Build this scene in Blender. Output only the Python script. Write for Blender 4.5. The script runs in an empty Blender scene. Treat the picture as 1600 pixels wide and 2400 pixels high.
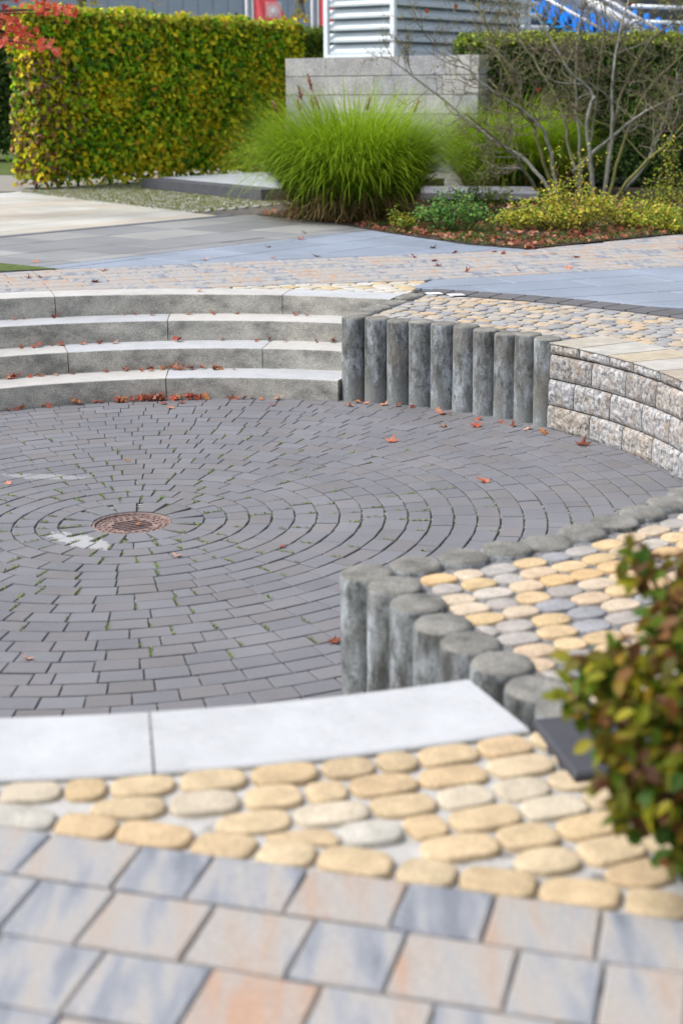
import bpy, math, random
import numpy as np
from mathutils import Vector, Matrix, noise

random.seed(7)
RNG = np.random.default_rng(11)
PI = math.pi
R = math.radians
SC = bpy.context.scene
COL = SC.collection

# ------------------------------------------------------------------ camera
F_PX, PITCH, ROLL = 3469.05, 0.27893, -0.0070
CAM = Vector((0.92673, -6.29387, 1.80522))
_sp, _cp, _sr, _cr = math.sin(PITCH), math.cos(PITCH), math.sin(ROLL), math.cos(ROLL)
FWD = Vector((0, _cp, -_sp)); _r = Vector((1, 0, 0)); _u = Vector((0, _sp, _cp))
RGT = _cr * _r + _sr * _u; UPV = -_sr * _r + _cr * _u
cd = bpy.data.cameras.new('camera'); cam = bpy.data.objects.new('camera', cd); COL.objects.link(cam)
cam.matrix_world = Matrix(((RGT.x, UPV.x, -FWD.x, CAM.x), (RGT.y, UPV.y, -FWD.y, CAM.y), (RGT.z, UPV.z, -FWD.z, CAM.z), (0, 0, 0, 1)))
cd.sensor_fit = 'VERTICAL'; cd.sensor_height = 36.0; cd.sensor_width = 24.0
cd.lens = 36.0 * F_PX / 2400.0
cd.clip_start = 0.05; cd.clip_end = 500
cd.dof.use_dof = True; cd.dof.focus_distance = 7.9; cd.dof.aperture_fstop = 2.9
SC.camera = cam

# ------------------------------------------------------------------ light
SUN_EL, SUN_AZ = R(54), R(-96)      # azimuth measured from +Y towards +X
w = bpy.data.worlds.new("World"); SC.world = w; w.use_nodes = True
nt = w.node_tree; bg = nt.nodes['Background']
sky = nt.nodes.new('ShaderNodeTexSky'); sky.sky_type = 'NISHITA'; sky.sun_disc = False
sky.sun_elevation = SUN_EL; sky.sun_rotation = SUN_AZ
sky.air_density = 1.0; sky.dust_density = 4.0; sky.ozone_density = 1.0
hs = nt.nodes.new('ShaderNodeHueSaturation'); hs.inputs['Saturation'].default_value = 0.42
nt.links.new(sky.outputs[0], hs.inputs['Color']); nt.links.new(hs.outputs[0], bg.inputs[0])
bg.inputs[1].default_value = 0.145
sl = bpy.data.lights.new('sun', 'SUN'); so = bpy.data.objects.new('sun', sl); COL.objects.link(so)
sl.energy = 1.3; sl.angle = R(18); sl.color = (1.0, 0.985, 0.96)
sd = Vector((math.sin(SUN_AZ) * math.cos(SUN_EL), math.cos(SUN_AZ) * math.cos(SUN_EL), math.sin(SUN_EL)))
so.rotation_euler = sd.to_track_quat('Z', 'Y').to_euler()
so.location = (-10, 10, 20)
SC.view_settings.view_transform = 'Standard'; SC.view_settings.look = 'None'
SC.view_settings.exposure = 0.85; SC.view_settings.gamma = 1.0
SC.render.engine = 'CYCLES'
SC.cycles.max_bounces = 6; SC.cycles.diffuse_bounces = 3; SC.cycles.glossy_bounces = 2
SC.cycles.transmission_bounces = 4; SC.cycles.transparent_max_bounces = 4

# ------------------------------------------------------------------ places
PL = (0.52118, -0.00821, -0.00259)           # the upper terrace slopes slightly
R0, T, RP = 2.534, 0.302, 2.612              # floor radius, tread, palisade circle


def up(x, y):
    return PL[0] + PL[1] * x + PL[2] * y


def floor_z(x, y):
    return 0.0151 * x - 0.0402 * (1 - min(1.0, math.hypot(x, y) / R0))


def step_z(k, x, y):
    return up(x, y) * k / 4 + 0.0151 * x * (1 - k / 4)


def ray(u, v):
    return ((u - 800) / F_PX) * RGT + ((1200 - v) / F_PX) * UPV + FWD


def PX(u, v, d):
    return CAM + ray(u, v) * d


def hit(u, v, a, b, c):
    d = ray(u, v)
    t = (a + b * CAM.x + c * CAM.y - CAM.z) / (d.z - b * d.x - c * d.y)
    return CAM + d * t


def G(u, v):
    return hit(u, v, *PL)


def FL(u, v):
    a = 0.0
    for _ in range(4):
        p = hit(u, v, a, 0.0151, 0); a = floor_z(p.x, p.y) - 0.0151 * p.x
    return p


def ST(k, u, v):
    return hit(u, v, PL[0] * k / 4, PL[1] * k / 4 + 0.0151 * (1 - k / 4), PL[2] * k / 4)


# ------------------------------------------------------------------ materials
def lin(c):
    return tuple((x / 12.92 if x <= 0.04045 else ((x + 0.055) / 1.055) ** 2.4) for x in c)


def newmat(name):
    m = bpy.data.materials.new(name); m.use_nodes = True
    n = m.node_tree.nodes; l = m.node_tree.links
    return m, n, l, n['Principled BSDF']


def tex(n, l, scale, detail=4, rough=0.6, stretch=None, obj=True, rnd=False):
    tc = n.new('ShaderNodeTexCoord'); mp = n.new('ShaderNodeMapping')
    l.new(tc.outputs['Object'], mp.inputs[0])
    if stretch: mp.inputs['Scale'].default_value = stretch
    if rnd:
        oi = n.new('ShaderNodeObjectInfo'); mu = n.new('ShaderNodeMath'); mu.operation = 'MULTIPLY'
        mu.inputs[1].default_value = 53.0; l.new(oi.outputs['Random'], mu.inputs[0])
        cx = n.new('ShaderNodeCombineXYZ'); l.new(mu.outputs[0], cx.inputs[0]); l.new(mu.outputs[0], cx.inputs[1])
        l.new(cx.outputs[0], mp.inputs['Location'])
    t = n.new('ShaderNodeTexNoise'); t.inputs['Scale'].default_value = scale
    t.inputs['Detail'].default_value = detail; t.inputs['Roughness'].default_value = rough
    l.new(mp.outputs[0], t.inputs['Vector'])
    return t.outputs['Fac']


def ramp(n, l, fac, stops):
    r = n.new('ShaderNodeValToRGB'); e = r.color_ramp.elements
    e[0].position, e[0].color = stops[0][0], (*stops[0][1], 1)
    e[1].position, e[1].color = stops[-1][0], (*stops[-1][1], 1)
    for p, c in stops[1:-1]:
        q = e.new(p); q.color = (*c, 1)
    l.new(fac, r.inputs[0])
    return r.outputs['Color']


def mix(n, l, fac, a, b, mode='MIX'):
    m = n.new('ShaderNodeMix'); m.data_type = 'RGBA'; m.blend_type = mode
    if isinstance(fac, (int, float)): m.inputs[0].default_value = fac
    else: l.new(fac, m.inputs[0])
    for s, v in ((6, a), (7, b)):
        if isinstance(v, tuple): m.inputs[s].default_value = (*v[:3], 1)
        else: l.new(v, m.inputs[s])
    return m.outputs[2]


def bump(n, l, b, fac, strength, dist=0.005):
    bn = n.new('ShaderNodeBump'); bn.inputs['Strength'].default_value = strength; bn.inputs['Distance'].default_value = dist
    l.new(fac, bn.inputs['Height']); l.new(bn.outputs[0], b.inputs['Normal'])


def attr(n):
    a = n.new('ShaderNodeAttribute'); a.attribute_name = 'Col'
    return a.outputs['Color']


def gray(v):
    return (v, v, v)


def simple(name, col, rough=0.7, var=0.25, scale=20, bscale=None, bstr=0.3, metal=0, rnd=False, stretch=None):
    m, n, l, b = newmat(name)
    t = tex(n, l, scale, rnd=rnd, stretch=stretch)
    lo = tuple(c * (1 - var) for c in col); hi = tuple(min(1, c * (1 + var)) for c in col)
    l.new(ramp(n, l, t, [(0.3, lo), (0.7, hi)]), b.inputs['Base Color'])
    b.inputs['Roughness'].default_value = rough; b.inputs['Metallic'].default_value = metal
    b.inputs['Specular IOR Level'].default_value = 0.3
    if bscale: bump(n, l, b, tex(n, l, bscale), bstr)
    return m


def attmat(name, rough=0.8, speck=(0.85, 1.12), sscale=250, blot=(0.85, 1.1), bscale=5, bstr=0.25, spec=0.25):
    """colour from the per-face attribute, broken up by fine specks and broad blotches"""
    m, n, l, b = newmat(name)
    c = mix(n, l, 1.0, attr(n), ramp(n, l, tex(n, l, sscale, 2), [(0.3, gray(speck[0])), (0.7, gray(speck[1]))]), 'MULTIPLY')
    c = mix(n, l, 1.0, c, ramp(n, l, tex(n, l, bscale, 4), [(0.3, gray(blot[0])), (0.7, gray(blot[1]))]), 'MULTIPLY')
    l.new(c, b.inputs['Base Color']); b.inputs['Roughness'].default_value = rough
    b.inputs['Specular IOR Level'].default_value = spec
    if bstr: bump(n, l, b, tex(n, l, sscale * 0.7, 3), bstr, 0.003)
    return m


def leafmat(name, trans=0.35, rough=0.55, spec=0.3):
    m, n, l, b = newmat(name)
    c = attr(n); l.new(c, b.inputs['Base Color']); b.inputs['Roughness'].default_value = rough
    b.inputs['Specular IOR Level'].default_value = spec
    tr = n.new('ShaderNodeBsdfTranslucent'); l.new(c, tr.inputs[0])
    mx = n.new('ShaderNodeMixShader'); mx.inputs[0].default_value = trans
    l.new(b.outputs[0], mx.inputs[1]); l.new(tr.outputs[0], mx.inputs[2])
    l.new(mx.outputs[0], n['Material Output'].inputs['Surface'])
    return m


MAT = {}


def build_mats():
    # dark concrete pavers of the round floor, with pale lime stains of their own shape
    m, n, l, b = newmat('dark_paver')
    c = mix(n, l, 1.0, attr(n), ramp(n, l, tex(n, l, 420, 2), [(0.30, gray(0.80)), (0.62, gray(1.05)), (0.72, gray(1.45))]), 'MULTIPLY')
    c = mix(n, l, 1.0, c, ramp(n, l, tex(n, l, 1.7, 4), [(0.3, gray(0.88)), (0.7, gray(1.10))]), 'MULTIPLY')
    def stain(cx, cy, rx, ry, ang, lo, hi):
        tc = n.new('ShaderNodeTexCoord'); mp = n.new('ShaderNodeMapping'); mp.vector_type = 'TEXTURE'
        l.new(tc.outputs['Object'], mp.inputs[0])
        mp.inputs['Location'].default_value = (cx, cy, 0); mp.inputs['Rotation'].default_value = (0, 0, ang)
        mp.inputs['Scale'].default_value = (rx, ry, 5)
        ln = n.new('ShaderNodeVectorMath'); ln.operation = 'LENGTH'; l.new(mp.outputs[0], ln.inputs[0])
        nz = tex(n, l, 45, 5, 0.8)
        ad = n.new('ShaderNodeMath'); ad.operation = 'MULTIPLY_ADD'; l.new(nz, ad.inputs[0]); ad.inputs[1].default_value = -2.6
        l.new(ln.outputs['Value'], ad.inputs[2])
        return ramp(n, l, ad.outputs[0], [(lo, gray(1)), (hi, gray(0))])
    for a, mx_ in (((-0.185, -0.275, 0.15, 0.05, R(-42), -1.35, -0.85), 0.5), ((-0.54, 0.80, 0.17, 0.035, R(-10), -1.5, -0.9), 0.28)):
        mm = n.new('ShaderNodeMath'); mm.operation = 'MULTIPLY'; l.new(stain(*a), mm.inputs[0]); mm.inputs[1].default_value = mx_
        c = mix(n, l, mm.outputs[0], c, (0.46, 0.46, 0.47))
    l.new(c, b.inputs['Base Color']); b.inputs['Roughness'].default_value = 0.78; b.inputs['Specular IOR Level'].default_value = 0.25
    bump(n, l, b, tex(n, l, 300, 3), 0.25, 0.002)
    MAT['dark_paver'] = m
    # joint filling: dark grit, pale sand, some moss
    m, n, l, b = newmat('joint_filling')
    c = ramp(n, l, tex(n, l, 30, 5, 0.7), [(0.36, (0.030, 0.028, 0.024)), (0.50, (0.08, 0.075, 0.06)), (0.56, (0.32, 0.31, 0.29)), (0.66, (0.46, 0.45, 0.43))])
    c = mix(n, l, ramp(n, l, tex(n, l, 9, 4), [(0.50, gray(0)), (0.58, gray(0.8))]), c, (0.05, 0.085, 0.012))
    l.new(c, b.inputs['Base Color']); b.inputs['Roughness'].default_value = 0.95
    MAT['joint'] = m
    m, n, l, b = newmat('pale_joint_sand')
    c = ramp(n, l, tex(n, l, 14, 5, 0.7), [(0.36, (0.16, 0.15, 0.135)), (0.46, (0.36, 0.35, 0.335)), (0.7, (0.46, 0.455, 0.45))])
    l.new(c, b.inputs['Base Color']); b.inputs['Roughness'].default_value = 0.95
    MAT['sand_joint'] = m
    m, n, l, b = newmat('dark_joint')
    c = ramp(n, l, tex(n, l, 20, 4), [(0.4, (0.05, 0.045, 0.04)), (0.65, (0.12, 0.11, 0.095))])
    l.new(c, b.inputs['Base Color']); b.inputs['Roughness'].default_value = 0.95
    MAT['dark_joint'] = m
    # concrete palisades: lichen-dark blotches and pale bluish runs
    m, n, l, b = newmat('palisade_concrete')
    t1 = tex(n, l, 7, 5, 0.72, stretch=(1.6, 1.6, 0.55), rnd=True)
    c = ramp(n, l, t1, [(0.33, (0.045, 0.047, 0.045)), (0.43, (0.125, 0.13, 0.126)), (0.54, (0.24, 0.256, 0.262)), (0.67, (0.40, 0.44, 0.48))])
    t2 = tex(n, l, 24, 7, 0.8, stretch=(1, 1, 0.6), rnd=True)
    c = mix(n, l, ramp(n, l, t2, [(0.48, gray(0)), (0.62, gray(0.85))]), c, (0.06, 0.062, 0.06))
    t3 = tex(n, l, 3.0, 3, rnd=True)
    c = mix(n, l, ramp(n, l, t3, [(0.52, gray(0)), (0.66, gray(0.6))]), c, (0.17, 0.155, 0.13))
    # the foot of each post is washed clean
    tc = n.new('ShaderNodeTexCoord'); sx = n.new('ShaderNodeSeparateXYZ'); l.new(tc.outputs['Object'], sx.inputs[0])
    ad = n.new('ShaderNodeMath'); ad.operation = 'MULTIPLY_ADD'; l.new(t1, ad.inputs[0]); ad.inputs[1].default_value = 0.7; l.new(sx.outputs[2], ad.inputs[2])
    c = mix(n, l, ramp(n, l, ad.outputs[0], [(0.30, gray(0.85)), (0.50, gray(0))]), c, ramp(n, l, t2, [(0.3, (0.17, 0.185, 0.182)), (0.7, (0.30, 0.32, 0.318))]))
    c = mix(n, l, 1.0, c, ramp(n, l, tex(n, l, 130, 3), [(0.3, gray(0.75)), (0.7, gray(1.2))]), 'MULTIPLY')
    l.new(c, b.inputs['Base Color']); b.inputs['Roughness'].default_value = 0.85; b.inputs['Specular IOR Level'].default_value = 0.2
    bump(n, l, b, tex(n, l, 90, 4, 0.7), 0.5, 0.006)
    MAT['palisade'] = m
    m, n, l, b = newmat('palisade_top')
    c = ramp(n, l, tex(n, l, 9, 5, 0.7, rnd=True), [(0.32, (0.10, 0.10, 0.092)), (0.5, (0.18, 0.176, 0.16)), (0.68, (0.26, 0.25, 0.23))])
    c = mix(n, l, 1.0, c, ramp(n, l, tex(n, l, 160, 3), [(0.3, gray(0.7)), (0.7, gray(1.3))]), 'MULTIPLY')
    l.new(c, b.inputs['Base Color']); b.inputs['Roughness'].default_value = 0.92; b.inputs['Specular IOR Level'].default_value = 0.15
    bump(n, l, b, tex(n, l, 110, 4, 0.7), 0.6, 0.006)
    MAT['palisade_top'] = m
    # steps
    m, n, l, b = newmat('step_tread_granite')
    c = mix(n, l, 1.0, attr(n), ramp(n, l, tex(n, l, 330, 2), [(0.28, gray(0.62)), (0.42, gray(0.98)), (0.7, gray(1.04))]), 'MULTIPLY')
    c = mix(n, l, 1.0, c, ramp(n, l, tex(n, l, 4, 6, 0.75), [(0.3, gray(0.80)), (0.7, gray(1.08))]), 'MULTIPLY')
    c = mix(n, l, ramp(n, l, tex(n, l, 55, 3, 0.8), [(0.60, gray(0)), (0.72, gray(0.35))]), c, (0.20, 0.19, 0.17))
    l.new(c, b.inputs['Base Color']); b.inputs['Roughness'].default_value = 0.6; b.inputs['Specular IOR Level'].default_value = 0.35
    MAT['tread'] = m
    m, n, l, b = newmat('step_riser_concrete')
    c = ramp(n, l, tex(n, l, 5, 5, 0.65, stretch=(1, 1, 1.6)), [(0.34, (0.20, 0.20, 0.185)), (0.5, (0.36, 0.35, 0.315)), (0.68, (0.50, 0.485, 0.43))])
    c = mix(n, l, 1.0, c, ramp(n, l, tex(n, l, 190, 3, 0.7), [(0.32, gray(0.45)), (0.5, gray(1.0)), (0.68, gray(1.45))]), 'MULTIPLY')
    l.new(c, b.inputs['Base Color']); b.inputs['Roughness'].default_value = 0.9; b.inputs['Specular IOR Level'].default_value = 0.2
    bump(n, l, b, tex(n, l, 170, 3, 0.7), 0.6, 0.005)
    MAT['riser'] = m
    # split-face wall stone
    m, n, l, b = newmat('split_stone')
    c = ramp(n, l, tex(n, l, 42, 6, 0.78), [(0.29, (0.045, 0.045, 0.048)), (0.41, (0.16, 0.16, 0.162)), (0.51, (0.40, 0.395, 0.39)), (0.64, (0.62, 0.62, 0.62))])
    c = mix(n, l, ramp(n, l, tex(n, l, 13, 5, 0.7), [(0.50, gray(0)), (0.64, gray(0.6))]), c, (0.33, 0.25, 0.17))
    c = mix(n, l, 1.0, c, attr(n), 'MULTIPLY')
    l.new(c, b.inputs['Base Color']); b.inputs['Roughness'].default_value = 0.85; b.inputs['Specular IOR Level'].default_value = 0.25
    bump(n, l, b, tex(n, l, 60, 5, 0.75), 0.7, 0.008)
    MAT['split'] = m
    MAT['cap_top'] = attmat('cap_stone_top', 0.8, (0.82, 1.1), 200, (0.8, 1.12), 9, 0.3)
    # multi-coloured rectangular pavers
    m, n, l, b = newmat('shaded_brick_paver')
    a = attr(n)
    sp = n.new('ShaderNodeSeparateColor'); l.new(a, sp.inputs[0])
    tc = n.new('ShaderNodeTexCoord'); mp = n.new('ShaderNodeMapping'); l.new(tc.outputs['Object'], mp.inputs[0])
    mp.inputs['Scale'].default_value = (1.6, 0.28, 1); mp.inputs['Rotation'].default_value = (0, 0, R(15))
    cx = n.new('ShaderNodeCombineXYZ'); mu = n.new('ShaderNodeMath'); mu.operation = 'MULTIPLY'; mu.inputs[1].default_value = 40
    l.new(sp.outputs[0], mu.inputs[0]); l.new(mu.outputs[0], cx.inputs[2]); l.new(mu.outputs[0], cx.inputs[0]); l.new(cx.outputs[0], mp.inputs['Location'])
    nz = n.new('ShaderNodeTexNoise'); nz.inputs['Scale'].default_value = 13; nz.inputs['Detail'].default_value = 4; l.new(mp.outputs[0], nz.inputs['Vector'])
    ad = n.new('ShaderNodeMath'); ad.operation = 'MULTIPLY_ADD'; l.new(sp.outputs[1], ad.inputs[0]); ad.inputs[1].default_value = 0.32
    sb = n.new('ShaderNodeMath'); sb.operation = 'SUBTRACT'; l.new(nz.outputs['Fac'], sb.inputs[0]); sb.inputs[1].default_value = 0.14
    l.new(sb.outputs[0], ad.inputs[2])
    c = ramp(n, l, ad.outputs[0], [(0.24, (0.17, 0.185, 0.215)), (0.36, (0.255, 0.265, 0.29)), (0.46, (0.32, 0.31, 0.305)), (0.56, (0.34, 0.31, 0.285)), (0.68, (0.345, 0.285, 0.245)), (0.82, (0.38, 0.25, 0.18))])
    c = mix(n, l, 1.0, c, ramp(n, l, tex(n, l, 220, 3), [(0.3, gray(0.72)), (0.7, gray(1.2))]), 'MULTIPLY')
    l.new(c, b.inputs['Base Color']); b.inputs['Roughness'].default_value = 0.75; b.inputs['Specular IOR Level'].default_value = 0.3
    bump(n, l, b, tex(n, l, 120, 3), 0.2, 0.003)
    MAT['brick'] = m
    MAT['cobble'] = attmat('tumbled_cobble', 0.82, (0.74, 1.16), 150, (0.80, 1.14), 17, 0.4)
    MAT['slab'] = attmat('concrete_slab', 0.62, (0.9, 1.06), 160, (0.84, 1.1), 1.6, 0.1, 0.35)
    MAT['basalt'] = attmat('dark_edging_stone', 0.75, (0.8, 1.2), 220, (0.85, 1.1), 4, 0.25)
    MAT['granite_block'] = attmat('granite_block', 0.85, (0.7, 1.2), 40, (0.75, 1.15), 4, 0.4)
    MAT['leaf'] = leafmat('leaf', 0.42)
    MAT['grass'] = leafmat('grass_blade', 0.45, 0.5)
    MAT['dead_leaf'] = leafmat('dry_leaf', 0.15, 0.7, 0.2)
    MAT['yew'] = leafmat('yew_needle', 0.15, 0.6)
    MAT['bark'] = attmat('grey_bark', 0.85, (0.6, 1.25), 60, (0.6, 1.3), 9, 0.5)
    MAT['soil'] = simple('dark_soil', (0.045, 0.033, 0.022), 0.95, 0.5, 12, 60, 0.8)
    MAT['twig_shade'] = simple('twig_shade_core', (0.022, 0.024, 0.010), 0.95, 0.5, 25, 40, 1.0)
    MAT['gravel'] = simple('gravel', (0.24, 0.23, 0.205), 0.95, 0.25, 60, 90, 0.8)
    MAT['lawn'] = simple('lawn', (0.07, 0.10, 0.02), 0.95, 0.5, 15, 60, 0.8)
    MAT['iron'] = simple('rusted_iron', (0.21, 0.145, 0.13), 0.6, 0.4, 60, 90, 0.6)
    MAT['pit'] = simple('drain_pit', (0.01, 0.01, 0.01), 0.9, 0.2)
    MAT['cladding'] = simple('blue_grey_cladding', (0.24, 0.30, 0.36), 0.5, 0.08, 2)
    MAT['alu'] = simple('pale_aluminium', (0.66, 0.73, 0.77), 0.45, 0.05, 3, metal=0.15)
    MAT['alu_frame'] = simple('aluminium_frame', (0.72, 0.78, 0.82), 0.45, 0.05, 3, metal=0.2)
    MAT['alu_shade'] = simple('grey_sheet', (0.26, 0.32, 0.36), 0.5, 0.06, 3)
    MAT['grit_joint'] = simple('grey_grit', (0.17, 0.17, 0.175), 0.95, 0.6, 90, 120, 0.6)
    MAT['white'] = simple('white_paint', (0.75, 0.77, 0.80), 0.5, 0.05, 5)
    MAT['seat'] = attmat('blue_plastic_seat', 0.4, (0.97, 1.03), 50, (0.9, 1.1), 3, 0, 0.5)
    MAT['concrete'] = simple('stand_concrete', (0.30, 0.31, 0.31), 0.85, 0.2, 4)
    MAT['darkmetal'] = simple('dark_void_metal', (0.05, 0.065, 0.075), 0.6, 0.2, 4)
    m, n, l, b = newmat('flag_red'); l.new(ramp(n, l, tex(n, l, 3), [(0.3, (0.85, 0.10, 0.12)), (0.7, (0.92, 0.15, 0.17))]), b.inputs['Base Color']); b.inputs['Roughness'].default_value = 0.7
    MAT['flag'] = m
    MAT['wood'] = attmat('weathered_board', 0.8, (0.75, 1.15), 50, (0.8, 1.15), 6, 0.4)


build_mats()


# ------------------------------------------------------------------ mesh helpers
class MB:
    def __init__(s):
        s.v = []; s.f = []; s.c = []; s.m = []

    def add(s, verts, faces, col=(1, 1, 1), mi=0):
        b = len(s.v); s.v.extend(tuple(p) for p in verts)
        for f in faces:
            s.f.append(tuple(b + i for i in f)); s.c.append(col); s.m.append(mi)

    def box(s, a, b, col=(1, 1, 1), mi=0):
        x0, y0, z0 = a; x1, y1, z1 = b
        v = [(x0, y0, z0), (x1, y0, z0), (x1, y1, z0), (x0, y1, z0), (x0, y0, z1), (x1, y0, z1), (x1, y1, z1), (x0, y1, z1)]
        s.add(v, [(0, 3, 2, 1), (4, 5, 6, 7), (0, 1, 5, 4), (1, 2, 6, 5), (2, 3, 7, 6), (3, 0, 4, 7)], col, mi)

    def obox(s, o, ex, ey, ez, col=(1, 1, 1), mi=0):
        """box from a corner and three edge vectors"""
        o, ex, ey, ez = Vector(o), Vector(ex), Vector(ey), Vector(ez)
        v = [o, o + ex, o + ex + ey, o + ey, o + ez, o + ex + ez, o + ex + ey + ez, o + ey + ez]
        s.add(v, [(0, 3, 2, 1), (4, 5, 6, 7), (0, 1, 5, 4), (1, 2, 6, 5), (2, 3, 7, 6), (3, 0, 4, 7)], col, mi)

    def tube(s, pts, rad, n=6, col=(1, 1, 1), mi=0, cap=True):
        pts = [Vector(p) for p in pts]; k = len(pts)
        if isinstance(rad, (int, float)): rad = [rad] * k
        ref = Vector((0.31, 0.17, 0.93)); vs = []
        for i, p in enumerate(pts):
            t = (pts[min(i + 1, k - 1)] - pts[max(i - 1, 0)]).normalized()
            a = t.cross(ref)
            if a.length < 1e-3: a = t.cross(Vector((1, 0, 0)))
            a.normalize(); b = t.cross(a)
            for j in range(n):
                an = 2 * PI * j / n
                vs.append(p + rad[i] * (math.cos(an) * a + math.sin(an) * b))
        fs = [(i * n + j, i * n + (j + 1) % n, (i + 1) * n + (j + 1) % n, (i + 1) * n + j) for i in range(k - 1) for j in range(n)]
        if cap: fs.append(tuple(range(n))[::-1]); fs.append(tuple((k - 1) * n + j for j in range(n)))
        s.add(vs, fs, col, mi)

    def build(s, name, mats, parent=None, smooth=False, kind=None):
        me = bpy.data.meshes.new(name); me.from_pydata(s.v, [], s.f)
        return finish(me, name, mats, s.c, s.m, parent, smooth, kind)


def finish(me, name, mats, cols=None, mi=None, parent=None, smooth=False, kind=None):
    if not isinstance(mats, (list, tuple)): mats = [mats]
    for m in mats: me.materials.append(m if not isinstance(m, str) else MAT[m])
    if cols is not None:
        at = me.attributes.new('Col', 'FLOAT_COLOR', 'FACE')
        a = np.ones((len(me.polygons), 4), np.float32); a[:, :3] = np.asarray(cols, np.float32)
        at.data.foreach_set('color', a.ravel())
    if mi is not None and len(mats) > 1: me.polygons.foreach_set('material_index', np.asarray(mi, np.int32))
    if smooth: me.polygons.foreach_set('use_smooth', np.ones(len(me.polygons), bool))
    me.update()
    o = bpy.data.objects.new(name, me); COL.objects.link(o)
    if parent: o.parent = parent
    if kind: o['kind'] = kind
    return o


def np_obj(name, verts, faces, cols, mats, parent=None, smooth=False, kind=None):
    """verts (N,3), faces (M,k) arrays, cols (M,3)"""
    me = bpy.data.meshes.new(name); M_, k = faces.shape
    me.vertices.add(len(verts)); me.vertices.foreach_set('co', np.asarray(verts, np.float32).ravel())
    me.loops.add(M_ * k); me.loops.foreach_set('vertex_index', np.asarray(faces, np.int32).ravel())
    me.polygons.add(M_); me.polygons.foreach_set('loop_start', np.arange(0, M_ * k, k, dtype=np.int32))
    me.polygons.foreach_set('loop_total', np.full(M_, k, np.int32))
    me.update(calc_edges=True)
    return finish(me, name, mats, cols, None, parent, smooth, kind)


def tag(o, label, cat, group=None):
    o['label'] = label; o['category'] = cat
    if group: o['group'] = group
    return o


def thing(name, label, cat, loc=(0, 0, 0), group=None):
    o = bpy.data.objects.new(name, None); COL.objects.link(o); o.location = loc; o.empty_display_size = 0.2
    return tag(o, label, cat, group)


def part(o, parent):
    """parent without moving (parts are modelled in world coordinates)"""
    o.parent = parent; o.matrix_parent_inverse = Matrix.Translation(parent.location).inverted()
    return o


def vary(c, a):
    k = 1 + random.uniform(-a, a)
    return tuple(max(0, x * k) for x in c)


ORD = ['first', 'second', 'third', 'fourth', 'fifth', 'sixth', 'seventh', 'eighth', 'ninth', 'tenth', 'eleventh', 'twelfth', 'thirteenth', 'fourteenth', 'fifteenth', 'sixteenth', 'seventeenth', 'eighteenth']


# ------------------------------------------------------------------ 2-D polygon tools
def clip_half(poly, px, py, nx, ny):
    """keep the side where (p - P).n <= 0"""
    out = []; k = len(poly)
    for i in range(k):
        a, b = poly[i], poly[(i + 1) % k]
        da = (a[0] - px) * nx + (a[1] - py) * ny; db = (b[0] - px) * nx + (b[1] - py) * ny
        if da <= 0: out.append(a)
        if (da < 0 < db) or (db < 0 < da):
            t = da / (da - db); out.append((a[0] + t * (b[0] - a[0]), a[1] + t * (b[1] - a[1])))
    return out


def clip_poly(poly, reg):
    """reg convex, counter-clockwise"""
    for i in range(len(reg)):
        a, b = reg[i], reg[(i + 1) % len(reg)]
        poly = clip_half(poly, a[0], a[1], b[1] - a[1], -(b[0] - a[0]))
        if len(poly) < 3: return []
    return poly


def area(p):
    return 0.5 * sum(p[i][0] * p[(i + 1) % len(p)][1] - p[(i + 1) % len(p)][0] * p[i][1] for i in range(len(p)))


def cen(p):
    return (sum(q[0] for q in p) / len(p), sum(q[1] for q in p) / len(p))


def clean(p, eps=0.004):
    out = []
    for q in p:
        if not out or math.hypot(q[0] - out[-1][0], q[1] - out[-1][1]) > eps: out.append(q)
    while len(out) > 1 and math.hypot(out[0][0] - out[-1][0], out[0][1] - out[-1][1]) < eps: out.pop()
    return out


def inset(poly, d):
    p = poly
    for i in range(len(poly)):
        a, b = poly[i], poly[(i + 1) % len(poly)]
        L = math.hypot(b[0] - a[0], b[1] - a[1])
        if L < 1e-6: continue
        nx, ny = (b[1] - a[1]) / L, -(b[0] - a[0]) / L
        p = clip_half(p, a[0] - nx * d, a[1] - ny * d, nx, ny)
        if len(p) < 3: return []
    return clean(p, 0.002)


def push_out(poly, rr, sign=1):
    """move vertices inside (sign 1) / outside (sign -1) the circle rr onto it; None when all were"""
    ins = [(math.hypot(*q) < rr) if sign > 0 else (math.hypot(*q) > rr) for q in poly]
    if all(ins): return None
    if not any(ins): return poly
    out = []
    for q, i in zip(poly, ins):
        if i:
            h = math.hypot(*q); q = (q[0] * rr / h, q[1] * rr / h)
        out.append(q)
    out = clean(out)
    return out if len(out) > 2 and abs(area(out)) > 1e-4 else None


def paver(mb, poly, zf, col, ch=0.004, dep=0.03, rise=0.0, mi=0, tilt=0.0):
    q = inset(poly, ch)
    if len(poly) < 3 or len(q) < 3: return
    cx, cy = cen(poly); tx, ty = random.gauss(0, tilt), random.gauss(0, tilt)
    def z(p): return zf(p[0], p[1]) + rise + tx * (p[0] - cx) + ty * (p[1] - cy)
    n = len(poly); k = len(q)
    v = [(p[0], p[1], z(p) - dep) for p in poly] + [(p[0], p[1], z(p) - ch) for p in poly]
    if k == n:
        v += [(p[0], p[1], z(p)) for p in q]
        f = [(i, (i + 1) % n, n + (i + 1) % n, n + i) for i in range(n)] + [(n + i, n + (i + 1) % n, 2 * n + (i + 1) % n, 2 * n + i) for i in range(n)]
        f.append(tuple(2 * n + i for i in range(n)))
    else:
        f = [(i, (i + 1) % n, n + (i + 1) % n, n + i) for i in range(n)] + [tuple(n + i for i in range(n))]
    mb.add(v, f, col, mi)


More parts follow.
